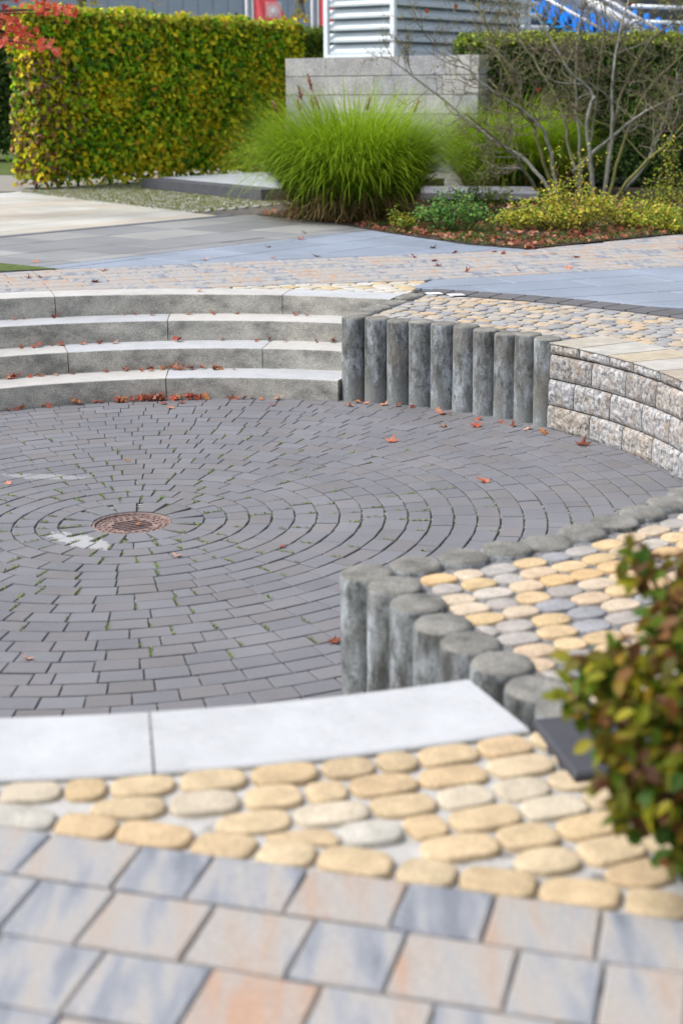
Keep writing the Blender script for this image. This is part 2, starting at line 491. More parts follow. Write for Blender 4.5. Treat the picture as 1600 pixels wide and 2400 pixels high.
def cobble(mb, cell, zf, col, gap=0.006, h=0.012):
    """rounded stone from a cell outline"""
    p = inset(cell, gap)
    if len(p) < 3: return
    if abs(area(p)) < 0.0009: return
    for k_ in (0.80, 0.75):                       # corner cutting
        o = []
        for i in range(len(p)):
            a, b = p[i], p[(i + 1) % len(p)]
            o += [(a[0] * k_ + b[0] * (1 - k_), a[1] * k_ + b[1] * (1 - k_)), (a[0] * (1 - k_) + b[0] * k_, a[1] * (1 - k_) + b[1] * k_)]
        p = o
    p = clean(p, 0.005)
    n = len(p); c = cen(p); v = []
    z0 = zf(*c) + random.gauss(0, 0.0015)
    prof = [(1.0, -0.03), (1.0, -h * 0.62), (0.975, -h * 0.26), (0.925, -h * 0.05), (0.8, 0.0)]
    for s, dz in prof:
        v += [(c[0] + (q[0] - c[0]) * s, c[1] + (q[1] - c[1]) * s, z0 + dz) for q in p]
    v.append((c[0], c[1], z0 + 0.001)); k = len(prof)
    f = [(i * n + j, i * n + (j + 1) % n, (i + 1) * n + (j + 1) % n, (i + 1) * n + j) for i in range(k - 1) for j in range(n)]
    f += [((k - 1) * n + j, (k - 1) * n + (j + 1) % n, k * n) for j in range(n)]
    mb.add(v, f, col)


def voronoi(seeds, rad, bound=None):
    """cells of the seeds, each within a square of half-size rad, clipped to the convex bound"""
    cells = []; S = np.array(seeds)
    for i, (x, y) in enumerate(seeds):
        c = [(x - rad, y - rad), (x + rad, y - rad), (x + rad, y + rad), (x - rad, y + rad)]
        d = (S[:, 0] - x) ** 2 + (S[:, 1] - y) ** 2
        for j in np.argsort(d)[1:24]:
            if d[j] > 4 * rad * rad * 2: break
            mx, my = (S[j, 0] + x) / 2, (S[j, 1] + y) / 2
            c = clip_half(c, mx, my, S[j, 0] - x, S[j, 1] - y)
            if len(c) < 3: break
        if bound and len(c) > 2: c = clip_poly(c, bound)
        cells.append(clean(c) if len(c) > 2 else [])
    return cells


def ring_sheet(name, mat, rin, rout, a0, a1, zf, n=96, kind='structure', nr=1):
    mb = MB(); v = []
    for j in range(nr + 1):
        rr = rin + (rout - rin) * j / nr
        for i in range(n + 1):
            a = a0 + (a1 - a0) * i / n
            x, y = rr * math.cos(a), rr * math.sin(a); v.append((x, y, zf(x, y)))
    m = n + 1
    mb.add(v, [(j * m + i, (j + 1) * m + i, (j + 1) * m + i + 1, j * m + i + 1) for j in range(nr) for i in range(n)])
    return mb.build(name, mat, kind=kind)


A = R(67.5)

# ================================================================== GROUND
# one sheet with a round hole over the pit, reaching far beyond everything built
mb = MB(); N = 144; rows = []
angs = [2 * PI * i / N - PI for i in range(N)]
def rin(a): return 2.64 if abs(a) < R(66.5) else 3.69
for rr in (None, 4.2, 6, 9, 14, 22, 40, 90, 300):
    for a in angs:
        q = rin(a) if rr is None else rr
        x, y = q * math.cos(a), q * math.sin(a)
        rows.append((x, y, (up(x, y) if q < 40 else up(x * 40 / q, y * 40 / q)) - 0.024))
mb.add(rows, [(j * N + i, (j + 1) * N + i, (j + 1) * N + (i + 1) % N, j * N + (i + 1) % N) for j in range(8) for i in range(N)])
mb.build('ground', 'dark_joint', kind='structure')

# round floor base, a shallow dish (joint filling) with a hole for the drain
mb = MB(); v = []
RR = [0.165, 0.5, 1.0, 1.5, 2.0, 2.6, 3.72]
for rr in RR:
    for i in range(N):
        a = 2 * PI * i / N; x, y = rr * math.cos(a), rr * math.sin(a); v.append((x, y, floor_z(x, y) - 0.009))
mb.add(v, [(j * N + i, (j + 1) * N + i, (j + 1) * N + (i + 1) % N, j * N + (i + 1) % N) for j in range(len(RR) - 1) for i in range(N)])
mb.build('floor_bedding', 'joint', kind='structure')

# concentric dark pavers; wedge-shaped gaps are kept for the moss
mb = MB(); wedges = []
for k in range(24):
    ri = 0.176 if k == 0 else 0.318 + 0.1002 * (k - 1) + 0.0045
    ro = 0.318 + 0.1002 * k - 0.0035
    if k == 0: ri = 0.176
    if ro > 2.70: break
    L = [0.079, 0.083, 0.108, 0.134][k] if k < 4 else 0.143
    a = random.uniform(0, 2 * PI); tot = 0; units = []
    n_full = 2 * PI * ri / L
    while tot < n_full - 0.3:
        uu = 0.5 if (k >= 4 and random.random() < 0.13) else 1.0
        uu *= random.uniform(0.985, 1.015); units.append(uu); tot += uu
    sc = 2 * PI / tot
    for uu in units:
        da = uu * sc; am = a + da / 2; w_ = ri * da - 0.0040
        ca, sa = math.cos(am), math.sin(am); tx, ty = -sa, ca
        j = random.gauss(0, 0.001)
        tap = 1 + 0.080 / ri
        p = [((ri + j) * ca - tx * w_ / 2, (ri + j) * sa - ty * w_ / 2), ((ro + j) * ca - tx * w_ / 2 * tap, (ro + j) * sa - ty * w_ / 2 * tap),
             ((ro + j) * ca + tx * w_ / 2 * tap, (ro + j) * sa + ty * w_ / 2 * tap), ((ri + j) * ca + tx * w_ / 2, (ri + j) * sa + ty * w_ / 2)]
        base = random.choice([(0.156, 0.157, 0.173), (0.165, 0.165, 0.181), (0.150, 0.151, 0.167), (0.161, 0.158, 0.168), (0.157, 0.152, 0.157)])
        paver(mb, p[::1] if area(p) > 0 else p[::-1], floor_z, vary(base, 0.05), 0.0025, 0.03, random.gauss(0, 0.0008), tilt=0.002)
        wedges.append((k, a, ri, ro, max(0.004, 2 * PI * ro / (2 * PI / da) - w_ * tap)))
        a += da
mb.build('floor_paving', 'dark_paver', kind='structure')

# moss in the wedge gaps
V = []; C = []
for k, a, ri, ro, gw in wedges:
    if k > 15 or random.random() > (0.75 if k < 3 else 0.68 - 0.035 * k): continue
    if abs(((a + PI - 3.9 + PI) % (2 * PI)) - PI) < 0.6 and k < 1: continue
    full = random.uniform(0.3, 1.0)
    for _ in range(int(26 * full * (1.6 if k < 2 else 1))):
        t = 1 - random.random() * full
        r_ = ri + (ro - ri) * t; wd = gw * (0.25 + 0.75 * t) * 0.6 + 0.003
        o = random.uniform(-wd, wd)
        x = r_ * math.cos(a) - o * math.sin(a); y = r_ * math.sin(a) + o * math.cos(a); z = floor_z(x, y) - 0.001 + random.random() * 0.009
        s = random.uniform(0.003, 0.006); d = Vector((random.gauss(0, 1), random.gauss(0, 1), random.gauss(0, .5))).normalized(); e = d.cross(Vector((random.gauss(0, .5), random.gauss(0, .5), 1))).normalized()
        P = Vector((x, y, z)); V += [P - d * s, P - e * s * .7, P + d * s, P + e * s * .7]
        C.append(random.choice([(0.13, 0.25, 0.012), (0.20, 0.34, 0.02), (0.08, 0.13, 0.012), (0.26, 0.36, 0.03), (0.15, 0.13, 0.04)]))
np_obj('joint_moss', np.array(V), np.arange(len(V)).reshape(-1, 4), C, 'leaf', kind='stuff')

# ================================================================== DRAIN
dz = floor_z(0, 0)
dr = thing('drain_cover', 'round rusty cast iron drain cover with slots in the middle of the dark paving', 'drain cover', (0, 0, dz))
def lathe(prof, n=64, col=(1, 1, 1)):
    b = MB(); k = len(prof)
    v = [(r_ * math.cos(2 * PI * i / n), r_ * math.sin(2 * PI * i / n), z) for r_, z in prof for i in range(n)]
    b.add(v, [(j * n + i, j * n + (i + 1) % n, (j + 1) * n + (i + 1) % n, (j + 1) * n + i) for j in range(k - 1) for i in range(n)], col)
    return b
lathe([(0.174, -0.05), (0.174, -0.004), (0.171, -0.002), (0.165, -0.002), (0.163, -0.005), (0.163, -0.05)]).build('frame_ring', 'iron', dr, True)
# the plate: a ring of iron outside the slotted middle, bars between the slots
b = MB(); n = 64
SL = [(-0.065, 0.062), (-0.039, 0.082), (-0.013, 0.090), (0.013, 0.090), (0.039, 0.082), (0.065, 0.062)]
sw = 0.0092
ra = R(28); ca, sa = math.cos(ra), math.sin(ra)
def rot(x, y): return (x * ca - y * sa, x * sa + y * ca)
ys = [-0.1585] + [q for o, _ in SL for q in (o - sw, o + sw)] + [0.1585]
zt = -0.012
NX = 24
for i in range(len(ys) - 1):
    y0, y1 = ys[i], ys[i + 1]; slot = i % 2 == 1
    def edge(y): return math.sqrt(max(0, 0.159 ** 2 - y * y))
    def strip(xa, xb, xc, xd):
        vs = []; m_ = 10
        for t in range(m_ + 1):
            for yy, l_, r_ in ((y0, xa, xb), (y1, xc, xd)):
                x = l_ + (r_ - l_) * t / m_; px, py = rot(x, yy); vs += [(px, py, zt), (px, py, zt - 0.03)]
        fs = []
        for t in range(m_):
            o = t * 4; fs += [(o, o + 4, o + 6, o + 2), (o, o + 1, o + 5, o + 4), (o + 2, o + 6, o + 7, o + 3)]
        fs += [(0, 2, 3, 1), (m_ * 4, m_ * 4 + 1, m_ * 4 + 3, m_ * 4 + 2)]
        b.add(vs, fs)
    if slot:
        hl = SL[i // 2][1]
        strip(-edge(y0), -hl, -edge(y1), -hl); strip(hl, edge(y0), hl, edge(y1))
    elif i in (0, len(ys) - 2):
        yy0, yy1 = y0, y1; K = 6
        for q in range(K):
            y0 = yy0 + (yy1 - yy0) * q / K; y1 = yy0 + (yy1 - yy0) * (q + 1) / K
            strip(-edge(y0), edge(y0), -edge(y1), edge(y1))
    else: strip(-edge(y0), edge(y0), -edge(y1), edge(y1))
b.build('grate_plate', 'iron', dr)
b = MB()
for rr, nn, off in ((0.147, 30, 0), (0.124, 25, 0.5), (0.103, 20, 0)):
    for i in range(nn):
        a = 2 * PI * (i + off) / nn; x, y = rr * math.cos(a), rr * math.sin(a)
        qx, qy = rot(x, y) if False else (x * ca + y * sa, -x * sa + y * ca)
        if rr < 0.11 and abs(qy) < 0.075 and abs(qx) < 0.098: continue
        t = Vector((-math.sin(a), math.cos(a), 0)); r_ = Vector((math.cos(a), math.sin(a), 0))
        b.obox(Vector((x, y, zt + 0.0002)) - t * 0.009 - r_ * 0.005, t * 0.018, r_ * 0.010, Vector((0, 0, 0.0045)))
b.build('raised_studs', 'iron', dr)
lathe([(0.162, -0.045), (0.155, -0.35), (0.0, -0.35)]).build('drain_pit', 'pit', dr)

# ================================================================== STEPS
def block(a0, a1, r_in, r_out, zt_, zb_, col, ch=0.006, full_back=True):
    """a curved step block: light worn tread (slot 0), rough riser (slot 1)"""
    b = MB(); n = max(6, int((a1 - a0) * r_out / 0.06)); prof = []
    gi, go = 0.002 / r_in, 0.002 / r_out
    ring = []
    for i in range(n + 1):
        t = i / n; a = a0 + (a1 - a0) * t
        g = 0.0025 / r_in * (1 - 2 * t); a += g
        ca_, sa_ = math.cos(a), math.sin(a)
        def P(r_, f, dz_): x, y = r_ * ca_, r_ * sa_; return (x, y, f(x, y) + dz_)
        ring += [P(r_in, zb_, 0), P(r_in, zt_, -ch), P(r_in + ch * .35, zt_, -ch * .3), P(r_in + ch, zt_, 0), P(r_out - ch, zt_, 0), P(r_out, zt_, -ch), P(r_out, zb_, 0)]
    m = 7; fs = {0: [], 1: []}
    for i in range(n):
        for j in range(6):
            q = (i * m + j, i * m + j + 1, (i + 1) * m + j + 1, (i + 1) * m + j)
            fs[0 if 2 <= j <= 4 else 1].append(q)
    fs[1] += [tuple(range(m))[::-1], tuple(n * m + j for j in range(m))]
    bb = len(b.v); b.add(ring, fs[0], col, 0)
    for q in fs[1]: b.f.append(tuple(bb + i for i in q)); b.c.append(col); b.m.append(1)
    return b


joints = {1: [68.9, 92.9, 118, 143, 168, 181], 2: [68.8, 81.0, 105.3, 129, 154, 181], 3: [68.7, 93.2, 119, 144, 181], 4: [68.7, 80.8, 105.5, 130, 155, 181]}
names = {1: 'lowest of the four curved stone steps, leaves strewn along its foot', 2: 'second curved stone step up from the dark paving', 3: 'third curved stone step up from the dark paving', 4: 'topmost curved stone step, level with the brick terrace'}
tc_ = [(0.45, 0.445, 0.43), (0.425, 0.435, 0.455), (0.47, 0.46, 0.44), (0.435, 0.445, 0.46)]
for k in range(1, 5):
    t = thing('curved_step', names[k], 'step', (0, R0 + (k - 1) * T, step_z(k - 1, 0, R0)), 'curved steps down to the round floor')
    js = joints[k]
    for i in range(len(js) - 1):
        o = block(R(js[i]), R(js[i + 1]), R0 + (k - 1) * T, R0 + k * T + (0.03 if k < 4 else -0.008), lambda x, y, k=k: step_z(k, x, y) + 0.0012 * random.random() * 0, lambda x, y, k=k: step_z(k - 1, x, y) - 0.02, vary(random.choice(tc_), 0.04)).build('step_block', ['tread', 'riser'])
        part(o, t)
JN = math.degrees(math.atan2(G(355, 1735).y, G(355, 1735).x))
t = thing('curved_step', 'broad white granite step edge in the foreground beside the palisade posts', 'step', (0, -3.4, up(0, -3.4)), 'curved steps down to the round floor')
for a0, a1 in ((-69.15, JN), (JN, -108), (-108, -134), (-134, -179)):
    part(block(R(a1), R(a0), 3.402, 3.700, up, lambda x, y: floor_z(x, y) - 0.01, vary((0.45, 0.46, 0.475), 0.02), 0.005).build('step_block', ['tread', 'riser']), t)

# ================================================================== PALISADES
def palisade_mesh(seed):
    rs = random.Random(seed); b = MB(); n = 36; rad = 0.0745
    prof = [(rad, -0.12), (rad, 0.0), (rad, 0.10), (rad, 0.22), (rad, 0.34), (rad, 0.44), (rad, 0.478), (rad - 0.002, 0.486), (rad - 0.007, 0.4915), (rad - 0.016, 0.494), (0.03, 0.496)]
    v = []
    for r_, z in prof:
        for i in range(n):
            a = 2 * PI * i / n; p = Vector((math.cos(a) * 3, math.sin(a) * 3, z * 9 + seed * 9))
            q = r_ + 0.0012 * noise.noise(p) + (0.0018 * noise.noise(p * 4) if z > 0.47 else 0)
            v.append((q * math.cos(a), q * math.sin(a), z + (0.0018 * noise.noise(p * 3) if z > 0.47 else 0)))
    v.append((0, 0, 0.4965)); k = len(prof)
    b.add(v, [(j * n + i, j * n + (i + 1) % n, (j + 1) * n + (i + 1) % n, (j + 1) * n + i) for j in range(7) for i in range(n)], mi=0)
    o = len(b.v); fs = [(j * n + i, j * n + (i + 1) % n, (j + 1) * n + (i + 1) % n, (j + 1) * n + i) for j in range(7, k - 1) for i in range(n)] + [((k - 1) * n + i, (k - 1) * n + (i + 1) % n, k * n) for i in range(n)]
    for f in fs: b.f.append(f); b.c.append((1, 1, 1)); b.m.append(1)
    return b


PALS = []
def palisade(x, y, label, group):
    # post height measured from floor to terrace; the mesh is shared, so the post is set down to the terrace level
    i = len(PALS)
    if i < 4: o = palisade_mesh(i + 1).build('palisade_post', ['palisade', 'palisade_top'], None, True)
    else: o = PALS[random.randrange(4)].copy(); COL.objects.link(o)
    o.location = (x, y, up(x, y) + 0.012 - 0.4965 + random.gauss(0, 0.0035)); o.rotation_euler = (random.gauss(0, 0.007), random.gauss(0, 0.007), random.uniform(0, 6.28))
    tag(o, label, 'concrete post', group); PALS.append(o)


for i in range(10):
    a = R(67.3 - 3.22 * i)
    palisade(RP * math.cos(a), RP * math.sin(a), '%s concrete palisade post from the steps in the standing row beside the stone wall' % ORD[i], 'palisade posts along the far edge of the pit')
for i in range(1, 8):
    rr = RP + 0.151 * i
    palisade(rr * math.cos(A), rr * math.sin(A), '%s grey post top behind the corner post in the row closing off the steps' % ORD[i - 1], 'palisade posts at the end of the far steps')
for i in range(10):
    a = R(-67.5 + 3.33 * i)
    palisade(RP * math.cos(a), RP * math.sin(a), ('tall dark corner palisade post where the two near rows meet' if i == 0 else '%s dark grey post top right of the near corner post along the round floor' % ORD[i - 1]), 'palisade posts along the near edge of the pit')
for i in range(1, 8):
    rr = RP + 0.149 * i
    palisade(rr * math.cos(-A + 0.004), rr * math.sin(-A + 0.004), '%s weathered palisade post from the near corner post towards the white granite step edge' % ORD[i - 1], 'palisade posts at the end of the near steps')

# ================================================================== STONE WALL
wall = thing('stone_wall', 'curved retaining wall of rough split stone blocks with flat cap stones right of the palisade posts', 'wall', (2.55, 0.0, 0.03))
def split_block(a0, a1, z0, z1, rf, seed, chz=0.010, smooth_band=0.010, depth=0.10, rough=0.009):
    b = MB(); nx = max(6, int((a1 - a0) * rf / 0.014)); nz = max(5, int((z1 - z0) / 0.014)); v = []
    g = 0.0035 / rf
    for j in range(nz + 1):
        t = j / nz; z = z0 + (z1 - z0) * t
        for i in range(nx + 1):
            s = i / nx; a = a0 + g + (a1 - a0 - 2 * g) * s
            e = min(1, s * nx / 1.6, (1 - s) * nx / 1.6, t * nz / 1.6, (1 - t) * nz / 1.6)
            p = Vector((a * rf * 22, z * 22, seed * 3.1))
            d = rough * (0.55 + 0.8 * noise.noise(p) + 0.45 * noise.noise(p * 2.7) + 0.25 * noise.noise(p * 6)) * e
            back = 0.003 * (1 - min(1, t * nz)) + smooth_band * max(0, 1 - (1 - t) * nz / 1.3) + 0.004 * (1 - min(1, s * nx)) + 0.004 * (1 - min(1, (1 - s) * nx))
            r_ = rf + back - d
            v.append((r_ * math.cos(a), r_ * math.sin(a), z))
    m = nx + 1
    fs = [(j * m + i, (j + 1) * m + i, (j + 1) * m + i + 1, j * m + i + 1) for j in range(nz) for i in range(nx)]
    k = len(v)
    for z, row in ((z0, 0), (z1, nz)):
        for a in (a0 + g, a1 - g): v.append(((rf + depth) * math.cos(a), (rf + depth) * math.sin(a), z))
    top = list(range(nz * m, nz * m + m)); bot = list(range(m))
    fs += [tuple(top + [k + 3, k + 2])[::-1], tuple(bot[::-1] + [k, k + 1])[::-1]]
    fs += [tuple([j * m for j in range(nz + 1)] + [k + 2, k])[::-1], tuple([j * m + nx for j in range(nz + 1)][::-1] + [k + 1, k + 3])[::-1]]
    tint = random.choice([(0.86, 0.85, 0.85), (0.80, 0.81, 0.84), (0.90, 0.85, 0.80), (0.74, 0.72, 0.71), (0.82, 0.77, 0.71), (0.92, 0.92, 0.93)])
    b.add(v, fs, tint)
    return b


def zw(a): x, y = R0 * math.cos(a), R0 * math.sin(a); return floor_z(x, y)
crs = [(0.0, 0.130, 2.530, [36.6, 29.0]), (0.134, 0.270, 2.537, [36.7, 32.2]), (0.274, 0.402, 2.547, [36.8, 29.4])]
sd_ = 0
for z0, z1, rf, js in crs:
    while js[-1] > -30: js.append(js[-1] - random.uniform(6.2, 6.8))
    js.append(-36.8)
    for i in range(len(js) - 1):
        sd_ += 1; am = R((js[i] + js[i + 1]) / 2)
        part(split_block(R(js[i + 1]), R(js[i]), zw(am) * 1.0 + z0, zw(am) * 0.9 + z1, rf, sd_).build('wall_block', 'split', None, False), wall)
# cap stones: rough front, sawn top reaching back to the cobbles
a = 36.9; i = 0
while a > -36:
    da = random.uniform(4.6, 5.8); a1 = max(-37, a - da)
    am = R((a + a1) / 2); zc = up(RP * math.cos(am), RP * math.sin(am)) - 0.004
    b = split_block(R(a1), R(a), zw(am) + 0.407, zc - 0.0045, 2.552, 300 + i, smooth_band=0.004, depth=0.40, rough=0.012)
    nf = len(b.f)
    tcol = [(0.39, 0.355, 0.30), (0.41, 0.395, 0.36), (0.40, 0.345, 0.26), (0.41, 0.39, 0.36), (0.37, 0.32, 0.26)][i % 5]
    # sawn top plate
    v = []; m_ = 6
    for q in range(m_ + 1):
        an = R(a1) + 0.0016 + (R(a) - R(a1) - 0.0032) * q / m_
        for rr in (2.546 + 0.004 * noise.noise(Vector((an * 60, i, 0))), 2.94): v.append((rr * math.cos(an), rr * math.sin(an), zc))
    v += [(p[0], p[1], zc - 0.005) for p in v]
    kk = 2 * (m_ + 1)
    fs = [(2 * q, 2 * q + 1, 2 * q + 3, 2 * q + 2) for q in range(m_)] + [(kk + 2 * q, 2 * q, 2 * q + 2, kk + 2 * q + 2) for q in range(m_)] + [(2 * q + 1, kk + 2 * q + 1, kk + 2 * q + 3, 2 * q + 3) for q in range(m_)] + [(0, kk, kk + 1, 1), (2 * m_, 2 * m_ + 1, kk + 2 * m_ + 1, kk + 2 * m_)]
    b.add(v, fs, tcol, 1)
    part(b.build('cap_stone', ['split', 'cap_top']), wall)
    a = a1; i += 1
b = MB(); n = 40; v = []
for q in range(n + 1):
    an = R(-36.7 + 73.4 * q / n)
    for rr, z in ((2.60, -0.05), (2.60, zw(an) + 0.42), (2.70, zw(an) + 0.42), (2.70, -0.05)): v.append((rr * math.cos(an), rr * math.sin(an), z))
b.add(v, [(4 * q + j, 4 * q + j + 1, 4 * q + 5 + j, 4 * q + 4 + j) for q in range(n) for j in range(3)])
part(b.build('wall_core', 'dark_joint'), wall)

# ================================================================== TERRACE PAVING
SANDY = [(0.469, 0.361, 0.225), (0.481, 0.385, 0.257), (0.458, 0.346, 0.206), (0.471, 0.375, 0.243), (0.478, 0.366, 0.23), (0.479, 0.415, 0.319), (0.468, 0.356, 0.22), (0.46, 0.356, 0.224), (0.479, 0.375, 0.239), (0.469, 0.365, 0.229), (0.467, 0.347, 0.211), (0.474, 0.394, 0.274), (0.44, 0.416, 0.368)]
PALE = [(0.47, 0.42, 0.33), (0.48, 0.46, 0.42), (0.46, 0.37, 0.23), (0.47, 0.44, 0.38)]
MIXC = [(0.26, 0.26, 0.275), (0.47, 0.36, 0.25), (0.42, 0.38, 0.33), (0.52, 0.36, 0.19), (0.52, 0.385, 0.23), (0.36, 0.335, 0.31), (0.49, 0.40, 0.30), (0.34, 0.31, 0.285), (0.50, 0.37, 0.21)]
MIXF = [(0.26, 0.26, 0.275), (0.30, 0.295, 0.295), (0.36, 0.33, 0.295), (0.29, 0.28, 0.28), (0.44, 0.34, 0.23), (0.39, 0.34, 0.28), (0.34, 0.325, 0.305), (0.42, 0.35, 0.265)]
# --- sandy cobbles behind the near step: arcs at the top, straight edge at the bottom
YE0, YE1 = (0.429, -3.909), (1.47, -4.191)                 # edge line of the sandy cobbles
def below(p): return (p[0] - YE0[0]) * (YE1[1] - YE0[1]) - (p[1] - YE0[1]) * (YE1[0] - YE0[0])   # > 0 below the line
def oblong(cx, cy, ang, w_, h_, ex=3.0):
    ca_, sa_ = math.cos(ang), math.sin(ang); o = []; n1, n2 = random.uniform(0, 6), random.uniform(0, 6)
    for i in range(28):
        t_ = 2 * PI * i / 28; c_, s_ = math.cos(t_), math.sin(t_); q = (abs(c_) ** ex + abs(s_) ** ex) ** (-1 / ex)
        q *= 1 + 0.025 * math.sin(2 * t_ + n1) + 0.02 * math.sin(3 * t_ + n2)
        x, y = c_ * q * w_ / 2, s_ * q * h_ / 2; o.append((cx + x * ca_ - y * sa_, cy + x * sa_ + y * ca_))
    return o
def slab_stone(mb, p, col, h=0.013):
    n = len(p); c = cen(p); z0 = up(*c) + random.gauss(0, 0.0012); v = []
    prof = [(1.0, -0.03), (1.0, -h * 0.6), (0.985, -h * 0.28), (0.95, -h * 0.08), (0.86, 0.0)]
    for s_, dz_ in prof: v += [(c[0] + (q[0] - c[0]) * s_, c[1] + (q[1] - c[1]) * s_, z0 + dz_) for q in p]
    v.append((c[0], c[1], z0 + 0.0008)); k = len(prof)
    f = [(i * n + j, i * n + (j + 1) % n, (i + 1) * n + (j + 1) % n, (i + 1) * n + j) for i in range(k - 1) for j in range(n)] + [((k - 1) * n + j, (k - 1) * n + (j + 1) % n, k * n) for j in range(n)]
    mb.add(v, f, col)
mb = MB(); aY = math.atan2(YE1[1] - YE0[1], YE1[0] - YE0[0]); dY = (math.cos(aY), math.sin(aY)); nY = (-dY[1], dY[0])
x = -1.2
while x < 1.5:                                   # the last row follows the straight edge
    L = random.choice([0.11, 0.125, 0.135, 0.14, 0.12, 0.145]); cx, cy = YE0[0] + dY[0] * (x + L / 2) + nY[0] * 0.045, YE0[1] + dY[1] * (x + L / 2) + nY[1] * 0.045
    if math.hypot(cx, cy) > 3.76: slab_stone(mb, oblong(cx, cy, aY + random.gauss(0, .03), L - 0.008, 0.084, 3.4), vary(random.choice(SANDY), 0.08))
    x += L
for k in range(0, 7):                            # the other rows follow the step
    rr = 3.749 + 0.0895 * k; a_ = R(-115)
    while a_ < R(-62):
        L = random.choice([0.085, 0.115, 0.13, 0.14, 0.145, 0.12]); am = a_ + L / 2 / rr; cx, cy = rr * math.cos(am), rr * math.sin(am); a_ += L / rr
        dline = (cx - YE0[0]) * nY[0] + (cy - YE0[1]) * nY[1]
        if math.degrees(am) > -68.3 and rr < 4.0: continue
        hh_ = random.choice([0.082, 0.084, 0.080]); p_ = oblong(cx, cy, am + PI / 2 + random.gauss(0, .025), L - 0.008, hh_, random.uniform(2.6, 3.6))
        if dline < 0.15: p_ = clip_half(p_, YE0[0] + nY[0] * 0.094, YE0[1] + nY[1] * 0.094, -nY[0], -nY[1])
        if len(p_) > 4 and abs(area(p_)) > 0.003: slab_stone(mb, p_, vary(random.choice(SANDY), 0.08))
mb.build('sandy_cobble_paving', 'cobble', kind='structure', smooth=True)
ring_sheet('cobble_bedding', 'sand_joint', 3.69, 4.75, R(-125), R(-62), lambda x, y: up(x, y) - 0.013, nr=4)

# --- rectangular shaded pavers
def rows_paving(name, origin, ang, region, row_h, lens, z=up, keep=None, gap=0.006, mat='brick', colf=None, ch=0.004, wob=0.0, rg=0.0):
    ca_, sa_ = math.cos(ang), math.sin(ang); mb = MB()
    loc = [((p[0] - origin[0]) * ca_ + (p[1] - origin[1]) * sa_, -(p[0] - origin[0]) * sa_ + (p[1] - origin[1]) * ca_) for p in region]
    if area(loc) < 0: loc = loc[::-1]
    u0, u1 = min(p[0] for p in loc), max(p[0] for p in loc); v0, v1 = min(p[1] for p in loc), max(p[1] for p in loc)
    j = math.floor(v0 / row_h)
    while j * row_h < v1:
        rh = row_h; x = u0 - random.uniform(0, max(lens))
        while x < u1:
            L = random.choice(lens) * random.uniform(0.985, 1.015); d = wob
            q = [(x + random.uniform(-d, d), j * rh + rg + random.uniform(-d, d)), (x + L + random.uniform(-d, d), j * rh + rg + random.uniform(-d, d)), (x + L + random.uniform(-d, d), (j + 1) * rh - rg + random.uniform(-d, d)), (x + random.uniform(-d, d), (j + 1) * rh - rg + random.uniform(-d, d))]
            x += L
            q = clip_poly(q, loc)
            if len(q) < 3: continue
            q = clean([(origin[0] + p[0] * ca_ - p[1] * sa_, origin[1] + p[0] * sa_ + p[1] * ca_) for p in q])
            if len(q) < 3 or area(q) < 8e-4: continue
            if keep: q = keep(q)
            if not q: continue
            q = inset(q, gap / 2)
            if len(q) < 3 or area(q) < 5e-4: continue
            paver(mb, q, z, colf() if colf else (random.random(), random.random() ** 1.2, 0), ch, 0.02, random.gauss(0, 0.0006))
        j += 1
    return mb.build(name, mat, kind='structure')


an = math.atan2(YE1[1] - YE0[1], YE1[0] - YE0[0])
dx, dy = math.cos(an), math.sin(an)
def YP(s, t): return (YE0[0] + dx * s - dy * -t, YE0[1] + dy * s + dx * -t)     # t metres below the line
rows_paving('near_brick_paving', YP(0, 0.15 + 0.172 * 3), an, [YP(-1.6, 1.3), YP(2.6, 1.3), YP(2.6, 0.0), YP(-1.6, 0.0)], 0.172, [0.125, 0.15, 0.168, 0.135, 0.175], wob=0.0025, gap=0.004, ch=0.004, rg=0.0022)
# far band of the same pavers
a22 = R(22)
def outside(rr): return lambda q: push_out(q, rr)
lowL, lowR = (0.097, 3.797), (1.569, 4.224)
band = [(-3.2, 4.02), (-1.165, 4.842), (2.509, 6.322), (2.53, 6.30), (1.58, 4.25), (0.097, 3.797), (-1.6, 3.30), (-3.4, 3.0)]
def band_keep(q):
    return push_out(q, 3.745)
def farz(x, y): return up(x, y)
def line_clip(q, p0, p1):      # keep the left side of p0 -> p1
    return clip_half(q, p0[0], p0[1], p1[1] - p0[1], -(p1[0] - p0[0])) if len(q) > 2 else []
def band_keep(q):
    c = cen(q)
    if c[0] < 2.51: q = line_clip(q, (2.509, 6.322), (-1.165, 4.842))
    else: q = line_clip(q, (4.153, 7.794), (2.513, 6.322))
    if c[0] > 1.56: q = line_clip(q, (1.581, 4.237), (8.0, 7.10))
    elif c[0] > 0.097: q = line_clip(q, (0.097, 3.803), (1.569, 4.229))
    q = clean(q) if len(q) > 2 else []
    return push_out(q, 3.745) if len(q) > 2 and area(q) > 1e-3 else None
rows_paving('far_brick_paving', (0.1, 3.80), a22, [(-3.6, 3.85), (-3.4, 2.4), (1.0, 2.9), (8.0, 6.5), (8.0, 11.30), (4.153, 8.6)], 0.208, [0.17, 0.24, 0.27, 0.26], keep=band_keep, gap=0.009, rg=0.002)
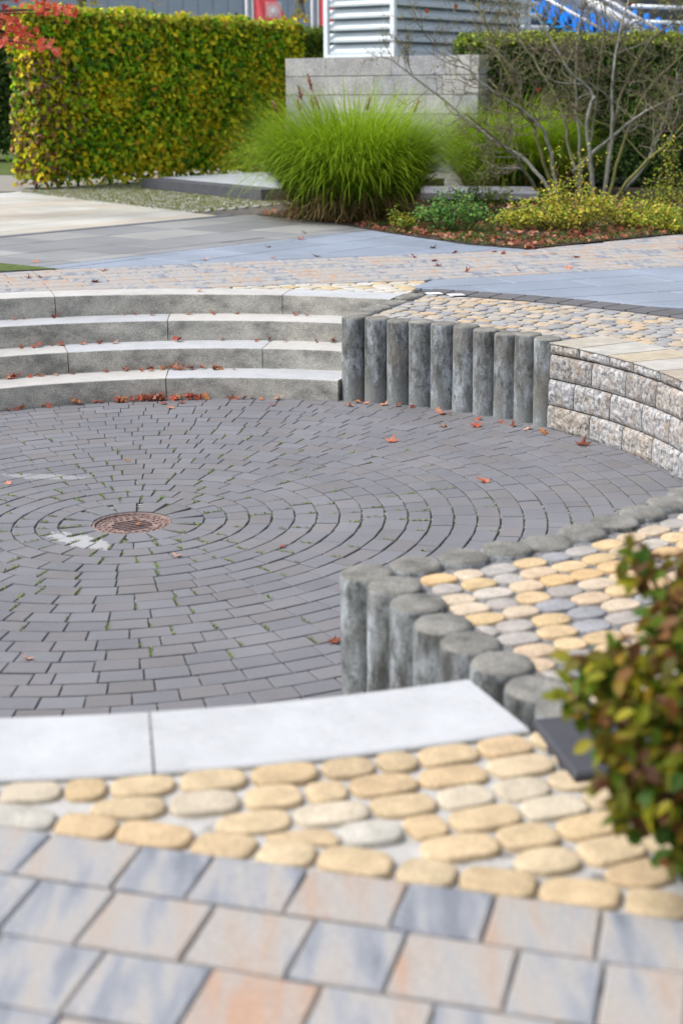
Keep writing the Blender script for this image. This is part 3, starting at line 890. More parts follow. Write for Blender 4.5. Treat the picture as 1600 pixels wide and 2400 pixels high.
# sandy cobbles behind the far step
seeds = []
for k in range(-1, 8):
    rr = 3.79 + 0.090 * k; x = -0.3 + random.uniform(0, 0.1)
    while x < 1.75:
        seeds.append((x + random.gauss(0, 0.006), math.sqrt(rr * rr - x * x) + random.gauss(0, 0.006))); x += random.choice([0.115, 0.135, 0.14, 0.15])
mb = MB()
for s, c in zip(seeds, voronoi(seeds, 0.10)):
    if len(c) < 3: continue
    c = clip_half(c, lowL[0], lowL[1], -(lowR[1] - lowL[1]), (lowR[0] - lowL[0]))
    if len(c) < 3: continue
    c = clip_half(c, 1.45, 3.75, 0.42, -0.10)
    if len(c) < 3: continue
    c = clip_half(c, 1.473, 3.834, 0.39, -0.10)
    c = push_out(c, 3.748) if len(c) > 2 else None
    if not c or abs(area(c)) < 0.003: continue
    cobble(mb, c if area(c) > 0 else c[::-1], up, vary(random.choice(PALE), 0.05), 0.005, 0.012)
mb.build('pale_cobble_paving', 'cobble', kind='structure', smooth=True)

# --- cobbled platform between posts and dark edging
def rin_p(a):
    d = abs(math.degrees(a))
    return 2.945 if d < 36.9 else 2.694
def rk(a): return 3.70 + 0.10 * min(1, max(0, (math.degrees(a) + 68) / 110))     # inner edge of the edging ring
mb = MB(); nLr = [(-math.sin(A), sg * math.cos(A)) for sg in (1, -1)]
for k in range(0, 15):
    rr = 2.735 + 0.0805 * k; a_ = -A - 0.02 + random.uniform(0, 0.03)
    while a_ < A + 0.02:
        L = random.choice([0.088, 0.104, 0.110, 0.116, 0.112]); am = a_ + L / 2 / rr; a_ += L / rr
        if rr + 0.03 > rk(am) or rr < rin_p(am) + 0.012: continue
        cx, cy = rr * math.cos(am), rr * math.sin(am)
        p_ = oblong(cx, cy, am + PI / 2 + random.gauss(0, .03), L - 0.006, 0.0765, random.uniform(2.2, 2.9))
        for nx, ny in nLr: p_ = clip_half(p_, -nx * 0.079, -ny * 0.079, nx, ny) if len(p_) > 2 else []
        p_ = push_out(p_, rin_p(am) + 0.002) if len(p_) > 4 else None
        p_ = push_out(p_, rk(am) - 0.004, -1) if p_ else None
        if not p_ or abs(area(p_)) < 0.0018: continue
        slab_stone(mb, p_ if area(p_) > 0 else p_[::-1], vary(random.choice(MIXC if am < 0.05 else MIXF), 0.07), 0.010)
mb.build('platform_cobble_paving', 'cobble', kind='structure', smooth=True)
ring_sheet('platform_bedding', 'grit_joint', 2.66, 4.05, -A + 0.012, A - 0.012, lambda x, y: up(x, y) - 0.0095, nr=4)
# dark edging stones round the platform
mb = MB(); a = A - 0.002; first = True
while a > -A:
    da = 0.165 / 3.9; a1 = max(-A, a - da)
    q = []
    for (rr, aa) in ((rk((a + a1) / 2) + 0.002, a1 + .0008), (rk((a + a1) / 2) + 0.236, a1 + .0008), (rk((a + a1) / 2) + 0.236, a - .0008), (rk((a + a1) / 2) + 0.002, a - .0008)):
        q.append((rr * math.cos(aa), rr * math.sin(aa)))
    if area(q) < 0: q = q[::-1]
    if math.degrees(a1) > -63.5: paver(mb, inset(q, 0.003), up, vary((0.115, 0.113, 0.12), 0.08), 0.004, 0.04, 0.002)
    a = a1
mb.build('edging', 'basalt', kind='structure')
mb = MB()
q = [tuple(G(1252, 1702)[:2]), tuple(G(1345, 1832)[:2]), (1.415, -3.62), (1.62, -3.50), (1.50, -3.34)]
q = [(1.322, -3.440), (1.372, -3.702), (1.620, -3.640), (1.530, -3.390)]
paver(mb, q if area(q) > 0 else q[::-1], up, (0.060, 0.062, 0.072), 0.006, 0.12, 0.018)
tag(mb.build('edging_stone', 'basalt'), 'single dark basalt slab lying between sandy cobbles and the red green shrub', 'stone slab')

# --- large blue-grey slabs outside the edging
def bluec(): return vary(random.choice([(0.215, 0.25, 0.315), (0.235, 0.27, 0.335), (0.225, 0.26, 0.32)]), 0.05)
def ringkeep(q):
    a = math.atan2(*cen(q)[::-1]); return push_out(q, rk(a) + 0.242)
for reg in ([(1.40, 3.78), (8.0, 0.2), (8.0, 7.09), (1.581, 4.229)], [(1.40, 3.78), (1.0, -3.0), (8.0, -3.0), (8.0, 0.2)]):
    rows_paving('blue_slab_paving', (1.577, 4.24), R(24.3), reg, 0.40, [0.8, 0.6, 1.0], keep=ringkeep, gap=0.011, mat='slab', colf=bluec)

# --- grey slabs beyond the brick band, bluish along the band
def greyc(): return vary(random.choice([(0.185, 0.19, 0.20), (0.215, 0.22, 0.225), (0.20, 0.205, 0.215), (0.26, 0.26, 0.255)]), 0.07)
CRE = [(-0.38, 9.871), (-3.35, 13.80), (-8, 10.3), (-8, 0.2), (-2.157, 7.325)]
aC = math.atan2(9.932 - 7.325, -0.155 + 2.157)
rows_paving('grey_slab_paving', (-0.155, 9.93), aC, [(-0.15, 9.93), (-2.157, 7.325), (-5, 3.62), (-5, 0.40), (0.45, 7.20), (1.36, 8.30), (0.032, 10.0)], 0.62, [0.9, 1.2, 0.6], gap=0.010, mat='slab', colf=greyc)
rows_paving('blue_slab_paving', (-0.155, 9.93), aC, [(-1.63, 4.665), (2.50, 6.330), (1.36, 8.295), (0.45, 7.195)], 0.45, [0.8, 0.6, 1.0], gap=0.006, mat='slab', colf=bluec)
def creamc(): return vary(random.choice([(0.40, 0.39, 0.34), (0.44, 0.43, 0.39), (0.41, 0.37, 0.31), (0.45, 0.45, 0.43)]), 0.05)
rows_paving('cream_slab_paving', (-0.155, 9.93), aC, [(-0.38, 9.86), (-3.30, 13.75), (-8.5, 7.0), (-8.5, -0.8), (-2.157, 7.39)], 0.45, [0.6, 0.9, 1.2], gap=0.004, mat='slab', colf=creamc)
# dark edging between cream and grey slabs sits in the joint
mb = MB(); e = Vector((math.cos(aC), math.sin(aC), 0)); nn_ = Vector((-e.y, e.x, 0)); o = Vector((-0.20, 9.90, 0))
for i in range(14):
    p0 = o - e * 0.9 * i; p1 = p0 - e * 0.89
    q = [(p0.x, p0.y), (p0.x + nn_.x * .10, p0.y + nn_.y * .10), (p1.x + nn_.x * .10, p1.y + nn_.y * .10), (p1.x, p1.y)]
    paver(mb, q if area(q) > 0 else q[::-1], up, vary((0.15, 0.16, 0.175), 0.08), 0.004, 0.03, 0.004)
mb.build('edging', 'slab', kind='structure')

# --- overgrown cobbles and gravel by the hedge
seeds = []
for k in range(0, 40):
    for i in range(0, 34):
        s = k * 0.105; t_ = i * 0.125 + (k % 2) * 0.06
        p = Vector((-3.3, 13.8, 0)) + e * s + Vector((0.60, -0.80, 0)) * t_
        seeds.append((p.x + random.gauss(0, .008), p.y + random.gauss(0, .008)))
mb = MB(); gV = []; gC = []
for c in voronoi(seeds, 0.09):
    if len(c) < 3: continue
    q = cen(c)
    if q[1] < 9.95 or q[0] > 0.35: continue
    cobble(mb, c if area(c) > 0 else c[::-1], lambda x, y: up(x, y) - 0.004, vary((0.36, 0.355, 0.34), 0.15), 0.012, 0.014)
    for _ in range(34):
        p = c[random.randrange(len(c))]; P = Vector((p[0] + random.gauss(0, .03), p[1] + random.gauss(0, .03), up(*p) - 0.012))
        d = Vector((random.gauss(0, .4), random.gauss(0, .4), 1)).normalized() * random.uniform(0.012, 0.03); s = Vector((random.gauss(0, 1), random.gauss(0, 1), 0)).normalized() * 0.006
        gV += [P - s, P + s, P + d]; gC.append(random.choice([(0.16, 0.22, 0.025), (0.24, 0.26, 0.04), (0.28, 0.24, 0.09), (0.10, 0.15, 0.02)]))
mb.build('overgrown_cobble_paving', 'cobble', kind='structure', smooth=True)
np_obj('joint_grass', np.array(gV), np.arange(len(gV)).reshape(-1, 3), gC, 'grass', kind='stuff')
mb = MB()
def sheet(mb, pts, dz_): mb.add([(x, y, up(x, y) + dz_) for x, y in pts], [tuple(range(len(pts)))])
sheet(mb, [(-30, 15.2), (-3.40, 13.95), (-3.05, 14.35), (-0.9, 16.9), (2.0, 30), (-30, 30)], -0.012)
mb.build('gravel_path', 'gravel', kind='structure')
mb = MB(); sheet(mb, [(-30, 19.0), (-3.5, 18.0), (-2.0, 30), (-30, 45)], -0.006); mb.build('lawn', 'lawn', kind='structure')
# grass patch at the left end of the brick band
mb = MB(); sheet(mb, [(-1.17, 4.845), (-1.60, 4.68), (-3.6, 3.87), (-3.6, 4.6), (-1.72, 5.25)], 0.004); mb.build('lawn', 'lawn', kind='structure')


# ================================================================== LEAVES (vectorised)
def leaves(P, Nrm, size, cols, ratio=0.62, fold=0.25, droop=None):
    """folded diamond leaves: two triangles each -> verts, faces, colours"""
    n = len(P)
    t = RNG.normal(size=(n, 3))
    if droop is not None: t = t * 0.7 + droop
    t -= (t * Nrm).sum(1, keepdims=True) * Nrm; t /= np.linalg.norm(t, axis=1, keepdims=True) + 1e-9
    s = np.cross(Nrm, t); L = size[:, None] if np.ndim(size) else size
    base, tip = P - t * L * 0.5, P + t * L * 0.5
    off = Nrm * L * fold * ratio * 0.5
    l_, r_ = P - t * L * 0.06 + s * L * ratio * 0.5 + off, P - t * L * 0.06 - s * L * ratio * 0.5 + off
    v = np.stack([base, r_, tip, l_], 1).reshape(-1, 3)
    i = np.arange(n)[:, None] * 4
    f = np.concatenate([i + np.array([[0, 1, 2]]), i + np.array([[0, 2, 3]])], 1).reshape(-1, 3)
    return v, f, np.repeat(cols, 2, 0)


def unit(a): return a / (np.linalg.norm(a, axis=1, keepdims=True) + 1e-9)


def pick(pal, wts, n):
    pal = np.array(pal); w_ = np.array(wts, float); i = RNG.choice(len(pal), n, p=w_ / w_.sum())
    return pal[i] * RNG.uniform(0.75, 1.25, (n, 1))


def nz_at(P, s, o=0.0):
    return np.array([noise.noise(Vector(p) * s + Vector((o, o, o))) for p in P])


# ================================================================== HEDGES
def hedge(name, label, p0, p1, thick, h, dens, size, palfn, mat='leaf', stems=True, lift=0.10, wob=0.05, core_gap=0.14):
    """clipped hedge: p0 -> p1 is the foot of the front face (camera side), the body lies behind it"""
    p0 = Vector((*p0, up(*p0))); p1 = Vector((*p1, up(*p1)))
    e = (p1 - p0); L = e.length; e.normalize(); nrm = Vector((e.y, -e.x, 0))     # towards the viewer
    if nrm.y > 0: nrm = -nrm
    t = thing(name, label, 'hedge', tuple((p0 + p1) / 2 - nrm * thick / 2))
    E, NN = np.array(e), np.array(nrm)
    P, Nr = [], []
    def face(n, fn): 
        a = fn(RNG.random(n), RNG.random(n)); P.append(a[0]); Nr.append(np.tile(a[1], (n, 1)))
    o = np.array(p0); Z = np.array([0, 0, 1.0])
    hh = h - lift
    for depth, fr in ((-0.05, 0.35), (0.0, 0.8), (0.07, 0.9), (0.14, 0.6)):
        face(int(L * hh * dens * fr), lambda u, v: (o + E * (u * L)[:, None] + Z * (lift + v * (hh - depth))[:, None] - NN * depth, NN))
        face(int(L * thick * dens * fr), lambda u, v: (o + E * (u * L)[:, None] + Z * (h - depth) - NN * (v * thick)[:, None], Z))
        face(int(thick * hh * dens * fr), lambda u, v: (o - NN * (u * thick)[:, None] + Z * (lift + v * hh)[:, None] + E * depth, -E))
        face(int(thick * hh * dens * fr), lambda u, v: (o + E * (L - depth) - NN * (u * thick)[:, None] + Z * (lift + v * hh)[:, None], E))
    face(int(L * hh * dens * 0.35), lambda u, v: (o + E * (u * L)[:, None] + Z * (lift + v * hh)[:, None] - NN * thick, -NN))
    P = np.concatenate(P); Nr = np.concatenate(Nr)
    w1 = nz_at(P, 2.2); P = P + Nr * (w1[:, None] * wob * 1.6) + RNG.normal(0, 0.028, P.shape)
    # ragged lower edge
    low = (P[:, 2] - o[2]) / h; keep = RNG.random(len(P)) < np.clip((low - 0.01) / 0.10, 0.25, 1)
    P, Nr = P[keep], Nr[keep]
    Nv = unit(Nr * 0.8 + RNG.normal(0, 0.65, P.shape) + np.array([0, 0, 0.45]))
    s = size * RNG.uniform(0.7, 1.25, len(P))
    cols = palfn(P, (P - o) @ E / L, (P[:, 2] - o[2]) / h)
    v, f, c = leaves(P, Nv, s, cols, 0.62, 0.3, np.array([0, 0, -0.5]))
    part(np_obj('foliage', v, f, c, mat), t)
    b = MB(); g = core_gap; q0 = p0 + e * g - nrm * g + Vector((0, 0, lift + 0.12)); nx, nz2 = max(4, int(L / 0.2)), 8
    b.obox(q0, e * (L - 2 * g), -nrm * max(0.05, thick - 2 * g), Vector((0, 0, h - lift - 0.12 - g)))  # solid box for the twig mass, hedge's inner shade put into its dark colour
    part(b.build('twig_shade_core', 'twig_shade'), t)
    if stems:
        x = 0.15
        while x < L:
            b = MB(); q = p0 + e * x - nrm * thick * random.uniform(0.35, 0.65)
            b.tube([q + Vector((0, 0, -0.02)), q + Vector((random.gauss(0, .03), random.gauss(0, .03), 0.3)), q + Vector((random.gauss(0, .05), random.gauss(0, .05), 0.7))], [0.02, 0.016, 0.012], 6, (0.10, 0.085, 0.06)); x += random.uniform(0.2, 0.7); part(b.build('stem', 'bark', None, True), t)
    return t


def pal_horn(P, u, v):
    n = len(P)
    c = pick([(0.13, 0.33, 0.010), (0.32, 0.54, 0.012), (0.62, 0.66, 0.02), (0.85, 0.68, 0.02), (0.04, 0.12, 0.008), (0.55, 0.30, 0.03)], [3, 3.4, 2.6, 1.4, 1.8, .3], n)
    k = nz_at(P, 1.5, 7)
    y = pick([(0.76, 0.66, 0.02), (0.84, 0.62, 0.02), (0.55, 0.60, 0.02)], [2, 1.5, 2], n)
    m = RNG.random(n) < np.clip(0.15 + k * 1.1 + 0.15 * (1 - v), 0, 0.6); c[m] = y[m]
    br = pick([(0.30, 0.17, 0.10), (0.38, 0.24, 0.17), (0.20, 0.10, 0.04)], [2, 1, 2], n)
    m = RNG.random(n) < np.clip((0.15 - u) * 3.2, 0, 0.38) * (v < 0.75); c[m] = br[m]
    tp = pick([(0.36, 0.42, 0.03), (0.44, 0.40, 0.04), (0.50, 0.34, 0.04)], [3, 2, 1], n)
    m = (v > 0.93) & (RNG.random(n) < 0.65); c[m] = tp[m]
    return c


def pal_green(P, u, v):
    c = pick([(0.030, 0.075, 0.012), (0.05, 0.11, 0.016), (0.09, 0.16, 0.02), (0.16, 0.2, 0.03)], [3, 3, 1.5, .5], len(P)); return c


def pal_greeny(P, u, v):
    c = pick([(0.06, 0.13, 0.012), (0.11, 0.2, 0.016), (0.22, 0.25, 0.02), (0.38, 0.32, 0.03)], [3, 3, 1.5, .7], len(P)); return c


def pal_yew(P, u, v):
    n = len(P)
    c = pick([(0.025, 0.065, 0.008), (0.045, 0.10, 0.010), (0.07, 0.13, 0.014), (0.07, 0.07, 0.03)], [3, 3, 1.5, .6], n)
    tp = pick([(0.30, 0.36, 0.03), (0.38, 0.38, 0.04), (0.22, 0.30, 0.03)], [2, 1, 2], n)
    m = (v > 0.955) & (RNG.random(n) < 0.85); c[m] = tp[m]
    k = nz_at(P, 1.1, 3); g2 = pick([(0.09, 0.19, 0.015), (0.12, 0.22, 0.02)], [1, 1], n); m = (RNG.random(n) < np.clip(k * 1.2, 0, .5)); c[m] = g2[m]
    return c


hedge('hornbeam_hedge', 'long clipped hornbeam hedge turning yellow in front of the grey building', (-3.12, 14.33), (0.35, 18.85), 0.48, 2.30, 1150, 0.098, pal_horn, lift=0.03, core_gap=0.17)
hedge('hornbeam_hedge', 'small green piece of hedge showing between the yellow hedge and the slatted tower', (0.15, 22.0), (1.6, 23.3), 0.8, 2.33, 1100, 0.065, pal_greeny, stems=False)
hedge('dark_hedge', 'dark green hedge at the left edge behind the yellow hornbeam hedge', (-9.0, 22.3), (-3.7, 22.6), 1.2, 2.6, 700, 0.085, pal_green, stems=False)
hedge('yew_hedge', 'tall dark yew hedge with pale clipped top behind the bare shrub', (2.60, 14.95), (8.6, 14.55), 1.3, 1.98, 2600, 0.052, pal_yew, 'yew', stems=False, lift=0.02, wob=0.04)


# ================================================================== ORNAMENTAL GRASS
def blades(base, rad, n, lmin, lmax, width, bendmin, bendmax, pal, wts, seg=7, tilt=0.55, tipcol=None, bexp=1.6):
    a = RNG.uniform(0, 2 * PI, n); r_ = rad * np.sqrt(RNG.random(n))
    out = np.stack([np.cos(a), np.sin(a), np.zeros(n)], 1)
    B = np.array(base) + out * r_[:, None]
    a2 = a + RNG.normal(0, 0.6, n); d = np.stack([np.cos(a2), np.sin(a2), np.zeros(n)], 1)
    th = np.abs(RNG.normal(0.10, 0.13, n)) + tilt * (r_ / rad) * RNG.uniform(0.3, 1.0, n)       # lean from vertical
    bend = RNG.uniform(bendmin, bendmax, n); L = RNG.uniform(lmin, lmax, n) * (1 - 0.22 * (r_ / rad) ** 2)
    side = np.stack([-d[:, 1], d[:, 0], np.zeros(n)], 1)
    tw = RNG.normal(0, 0.6, n)[:, None]
    pts = []; p = B.copy(); ang = th.copy()
    for i in range(seg + 1):
        pts.append(p.copy()); t = (i + 1) / seg
        ang = np.minimum(th + bend * t ** bexp, 2.75)
        p = p + (L / seg)[:, None] * (d * np.sin(ang)[:, None] + np.array([0, 0, 1.0]) * np.cos(ang)[:, None])
        p[:, 2] = np.maximum(p[:, 2], B[:, 2] + 0.01)
    V = []
    for i, q in enumerate(pts):
        w_ = width * (1 - (i / seg)) ** 0.7 * (0.6 + 0.4 * min(1, i / 2)); s2 = unit(side + tw * d * 0.5)
        V += [q - s2 * w_ / 2, q + s2 * w_ / 2]
    V = np.stack(V, 1); m = 2 * (seg + 1); v = V.reshape(-1, 3)
    i0 = np.arange(n)[:, None] * m
    f = np.concatenate([i0 + np.array([[2 * i, 2 * i + 1, 2 * i + 3, 2 * i + 2]]) for i in range(seg)], 1).reshape(-1, 4)
    c = pick(pal, wts, n); c = np.repeat(c[:, None, :], seg, 1)
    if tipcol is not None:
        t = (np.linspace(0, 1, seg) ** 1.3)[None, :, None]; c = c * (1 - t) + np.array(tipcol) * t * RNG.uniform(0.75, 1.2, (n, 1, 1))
    return v, f, c.reshape(-1, 3)


def grass_clump(label, base, rad, n, lmin, lmax, plumes=0, dead=0, wid=0.008):
    t = thing('ornamental_grass', label, 'ornamental grass', base, 'ornamental grass clumps')
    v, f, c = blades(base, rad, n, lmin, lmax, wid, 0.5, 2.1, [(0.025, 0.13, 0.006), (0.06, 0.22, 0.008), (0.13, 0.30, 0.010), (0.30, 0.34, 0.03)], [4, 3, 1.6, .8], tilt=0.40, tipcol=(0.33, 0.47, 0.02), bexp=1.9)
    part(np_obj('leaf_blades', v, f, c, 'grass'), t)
    if dead:
        v, f, c = blades(base, rad * 1.05, dead, 0.35, 1.0, wid, 0.5, 2.5, [(0.36, 0.26, 0.12), (0.25, 0.16, 0.07), (0.45, 0.36, 0.17), (0.16, 0.10, 0.045)], [2, 2, 1.3, 1.5], tilt=0.8)
        part(np_obj('dry_blades', v, f, c, 'grass'), t)
    for k in range(plumes):
        a = random.uniform(PI * 0.55, PI * 1.35) if k % 3 else random.uniform(0, 2 * PI); B = Vector(base) + Vector((math.cos(a), math.sin(a), 0)) * rad * random.uniform(.2, .9)
        ln = random.uniform(1.15, 1.5); out = Vector((math.cos(a), math.sin(a), 0)) * random.uniform(0.25, 0.55)
        p1 = B + out * 0.4 + Vector((0, 0, ln * 0.55)); p2 = B + out + Vector((0, 0, ln)); b = MB()
        b.tube([B, p1, p2], [0.003, 0.0025, 0.002], 4, (0.30, 0.20, 0.10))
        for q in range(26):
            s = q / 26; P = p1.lerp(p2, 0.78 + 0.22 * s) + Vector((random.gauss(0, .004), random.gauss(0, .004), 0)); dd = (out * 0.5 + Vector((random.gauss(0, .35), random.gauss(0, .35), 0.6))).normalized() * random.uniform(0.03, 0.06) * (1.2 - s * .6)
            b.tube([P, P + dd * .6, P + dd + Vector((0, 0, -0.01))], [0.004, 0.005, 0.002], 3, random.choice([(0.36, 0.16, 0.12), (0.44, 0.25, 0.18), (0.28, 0.10, 0.09)]), cap=False)
        part(b.build('flower_plume', 'dead_leaf'), t)
    return t


gb = (1.06, 9.60); grass_clump('big round clump of bright green fountain grass with straw coloured base in front of the stone plinth', (gb[0], gb[1], up(*gb)), 0.54, 6600, 1.25, 1.78, 9, 3000, 0.014)
gb = (3.20, 13.9); grass_clump('smaller green grass clump standing behind the bare shrub at the hedge corner', (gb[0], gb[1], up(*gb)), 0.56, 5000, 1.15, 1.62, 0, 900, 0.015)

# ================================================================== BED
bed = [(0.032, 9.90), (0.773, 9.06), (1.349, 7.885), (2.053, 6.70), (2.513, 6.33), (3.165, 6.95), (4.153, 7.82), (8.5, 11.8), (8.5, 17), (2.2, 17), (1.2, 12.0), (0.4, 10.8)]
mb = MB(); sheet(mb, bed, 0.006); mb.build('planting_bed', 'soil', kind='structure')
def inpoly(x, y, pg):
    c = False; j = len(pg) - 1
    for i in range(len(pg)):
        if (pg[i][1] > y) != (pg[j][1] > y) and x < (pg[j][0] - pg[i][0]) * (y - pg[i][1]) / (pg[j][1] - pg[i][1]) + pg[i][0]: c = not c
        j = i
    return c
# fallen-leaf litter and low moss in the bed
P = []
while len(P) < 2300:
    x, y = random.uniform(0, 6.5), random.uniform(6.2, 12.5)
    if inpoly(x, y, bed) and random.random() < (1.0 if y < 6.6 + 0.9 * abs(x - 2.4) + 0.7 else 0.35): P.append((x, y, up(x, y) + random.uniform(0.01, 0.035)))
P = np.array(P); n = len(P)
v, f, c = leaves(P, unit(RNG.normal(0, 0.45, (n, 3)) + [0, 0, 1]), RNG.uniform(0.04, 0.085, n), pick([(0.34, 0.11, 0.07), (0.42, 0.18, 0.11), (0.22, 0.07, 0.035), (0.46, 0.26, 0.16), (0.13, 0.06, 0.03)], [2, 1.5, 2, .8, 1.2], n), 0.8, 0.4)
np_obj('leaf_litter', v, f, c, 'dead_leaf', kind='stuff')
P = []
while len(P) < 11000:
    x, y = random.uniform(1.2, 6.5), random.uniform(6.2, 10.5)
    if inpoly(x, y, bed) and noise.noise(Vector((x * 1.7, y * 1.7, 0))) > -0.1: P.append((x, y, up(x, y) + 0.008 + random.random() * 0.03))
P = np.array(P); n = len(P)
v, f, c = leaves(P, unit(RNG.normal(0, 0.6, (n, 3)) + [0, 0, 0.7]), RNG.uniform(0.018, 0.035, n), pick([(0.07, 0.12, 0.02), (0.11, 0.17, 0.03), (0.17, 0.2, 0.03)], [2, 2, 1], n), 0.6, 0.3)
np_obj('ground_cover', v, f, c, 'leaf', kind='stuff')


def low_shrub(label, u, v, rx, h, n, pal, wts, size=0.036, name='low_shrub', spikes=0):
    g = G(u, v); t = thing(name, label, 'shrub', (g.x, g.y, up(g.x, g.y)), 'low shrubs in the bed'); b = MB(); P = []; Nn = []
    base = Vector((g.x, g.y, up(g.x, g.y)))
    ns = max(14, n // 22)
    for k in range(ns):
        a = random.uniform(0, 2 * PI); q = math.sqrt(random.random()); ex = base + Vector((math.cos(a) * rx * q, math.sin(a) * rx * q * .8, h * (1 - 0.55 * q * q) * random.uniform(0.55, 1.12)))
        if k < spikes: ex = base + Vector((random.gauss(0, rx * .35), random.gauss(0, rx * .3), h * random.uniform(1.3, 1.75)))
        st = base + Vector((math.cos(a) * rx * q * .35, math.sin(a) * rx * q * .3, 0)); m = st.lerp(ex, .5) + Vector((0, 0, h * .12)); b.tube([st, m, ex], [0.004, 0.003, 0.0015], 4, (0.12, 0.08, 0.04), cap=False)
        for _ in range(n // ns):
            s = random.random() ** 0.6; p = (st.lerp(m, s * 2) if s < .5 else m.lerp(ex, s * 2 - 1)); P.append(p + Vector((random.gauss(0, .03), random.gauss(0, .03), random.gauss(0, .022)))); Nn.append((random.gauss(0, .6), random.gauss(0, .6) - .15, 0.8))
    P = np.array(P); Nn = unit(np.array(Nn)); k = len(P)
    vv, f, c = leaves(P, Nn, size * RNG.uniform(.7, 1.25, k), pick(pal, wts, k), 0.62, 0.3)
    part(np_obj('foliage', vv, f, c, 'leaf'), t); part(b.build('twigs', 'bark'), t)
YL = [(0.52, 0.50, 0.04), (0.66, 0.54, 0.07), (0.30, 0.40, 0.035), (0.16, 0.26, 0.02), (0.62, 0.42, 0.08)]; YW = [3, 2.4, 2.2, 1.4, .5]
GR = [(0.06, 0.20, 0.035), (0.11, 0.28, 0.05), (0.18, 0.36, 0.08), (0.32, 0.40, 0.05), (0.04, 0.12, 0.02)]; GW = [2.5, 3, 2, .8, 1.5]
low_shrub('dense bluish green low shrub to the right of the big grass clump', 1060, 545, 0.42, 0.42, 1500, GR, GW)
low_shrub('small yellow green seedling shrub at the foot of the big grass clump', 940, 545, 0.17, 0.25, 260, [(0.28, 0.33, 0.03), (0.14, 0.24, 0.02), (0.45, 0.38, 0.04)], [2, 2, 1])
low_shrub('olive green low shrub standing in front of the timber boards', 1130, 500, 0.40, 0.42, 900, [(0.12, 0.2, 0.03), (0.2, 0.24, 0.03), (0.07, 0.13, 0.02)], [2, 2, 2])
low_shrub('bright yellow low shrub in front of the bare shrub stems', 1330, 540, 0.62, 0.48, 2400, YL, YW, spikes=8)
low_shrub('thin yellow green low shrub left of the bright yellow one', 1220, 540, 0.34, 0.30, 700, YL, [1.4, 1.4, 2.4, 2, .4])
low_shrub('yellow green low shrub right of the bare shrub stems', 1480, 535, 0.50, 0.34, 1400, YL, [2, 1.3, 2.6, 2, .4])
low_shrub('upright twiggy green yellow shrub at the right edge of the bed', 1560, 510, 0.36, 0.50, 900, [(0.3, 0.36, 0.03), (0.16, 0.26, 0.02), (0.48, 0.42, 0.05)], [3, 2, 1], spikes=12)
low_shrub('flat green yellow shrub at the right edge beside the brick paving', 1590, 545, 0.40, 0.26, 900, YL, [1.4, 1, 2.6, 2.4, .4])

# ================================================================== BARE MULTI-STEM SHRUB
bare = thing('bare_shrub', 'large leafless multi stemmed shrub with lichen grey branches in front of the dark yew hedge', 'shrub', tuple(G(1395, 474)))
def Z2(x, y): return (800 + x * .5102, y * .5102)
STEMS = [
    [(985, 868, 0), (930, 740, -.1), (870, 560, -.25), (800, 420, -.4), (700, 200, -.5), (640, 60, -.6), (600, -60, -.6)],
    [(930, 888, -.2), (860, 810, -.4), (790, 720, -.5), (650, 590, -.8), (560, 520, -.9)],
    [(1000, 850, 0), (850, 740, .2), (690, 640, .3), (480, 470, .35), (300, 330, .3), (220, 270, .3)],
    [(1100, 905, 0), (1090, 650, 0), (1070, 420, .1), (1085, 200, .15), (1095, 60, .2), (1110, -120, .2)],
    [(1150, 915, .1), (1140, 700, .2), (1165, 480, .3), (1190, 250, .35), (1210, 60, .4), (1200, -140, .4)],
    [(1195, 910, 0), (1235, 640, -.1), (1245, 360, -.15), (1290, 100, -.2), (1335, -80, -.3)],
    [(1215, 918, .1), (1300, 640, .4), (1400, 420, .6), (1568, 250, .8), (1700, 130, 1)],
    [(1232, 925, -.1), (1380, 760, -.4), (1480, 670, -.5), (1568, 570, -.6), (1700, 430, -.8)],
    [(1245, 908, .2), (1390, 760, .3), (1450, 640, .4), (1500, 480, .5), (1540, 330, .5)],
    [(1062, 790, .1), (1250, 620, 0), (1400, 510, -.1), (1568, 430, -.2), (1720, 380, -.2)],
    [(1000, 850, -.1), (950, 660, -.2), (900, 570, -.3), (780, 470, -.35), (640, 380, -.4), (560, 290, -.4), (420, 230, -.4)],
    [(1160, 900, -.1), (1130, 560, -.3), (1150, 430, -.35), (1050, 330, -.45), (960, 180, -.5), (880, 30, -.5), (840, -90, -.5)],
    [(1100, 900, .3), (1040, 640, .5), (1000, 480, .6), (900, 300, .7), (790, 130, .8), (740, -60, .9)],
    [(1200, 880, .2), (1260, 520, .5), (1330, 330, .6), (1410, 200, .7), (1540, 90, .8), (1640, 20, .8)],
]
D0 = 18.0; allseg = MB(); twigs = MB(); WC = [(0.20, 0.20, 0.155), (0.27, 0.27, 0.23), (0.16, 0.16, 0.09), (0.21, 0.21, 0.07)]
TC = [(0.16, 0.135, 0.095), (0.20, 0.18, 0.11), (0.23, 0.23, 0.09), (0.14, 0.105, 0.08)]
def smoothpts(pts, k=4):
    out = []
    for i in range(len(pts) - 1):
        p0, p1, p2, p3 = pts[max(i - 1, 0)], pts[i], pts[i + 1], pts[min(i + 2, len(pts) - 1)]
        for j in range(k):
            t = j / k; out.append(0.5 * ((2 * p1) + (-p0 + p2) * t + (2 * p0 - 5 * p1 + 4 * p2 - p3) * t * t + (-p0 + 3 * p1 - 3 * p2 + p3) * t ** 3))
    return out + [pts[-1]]
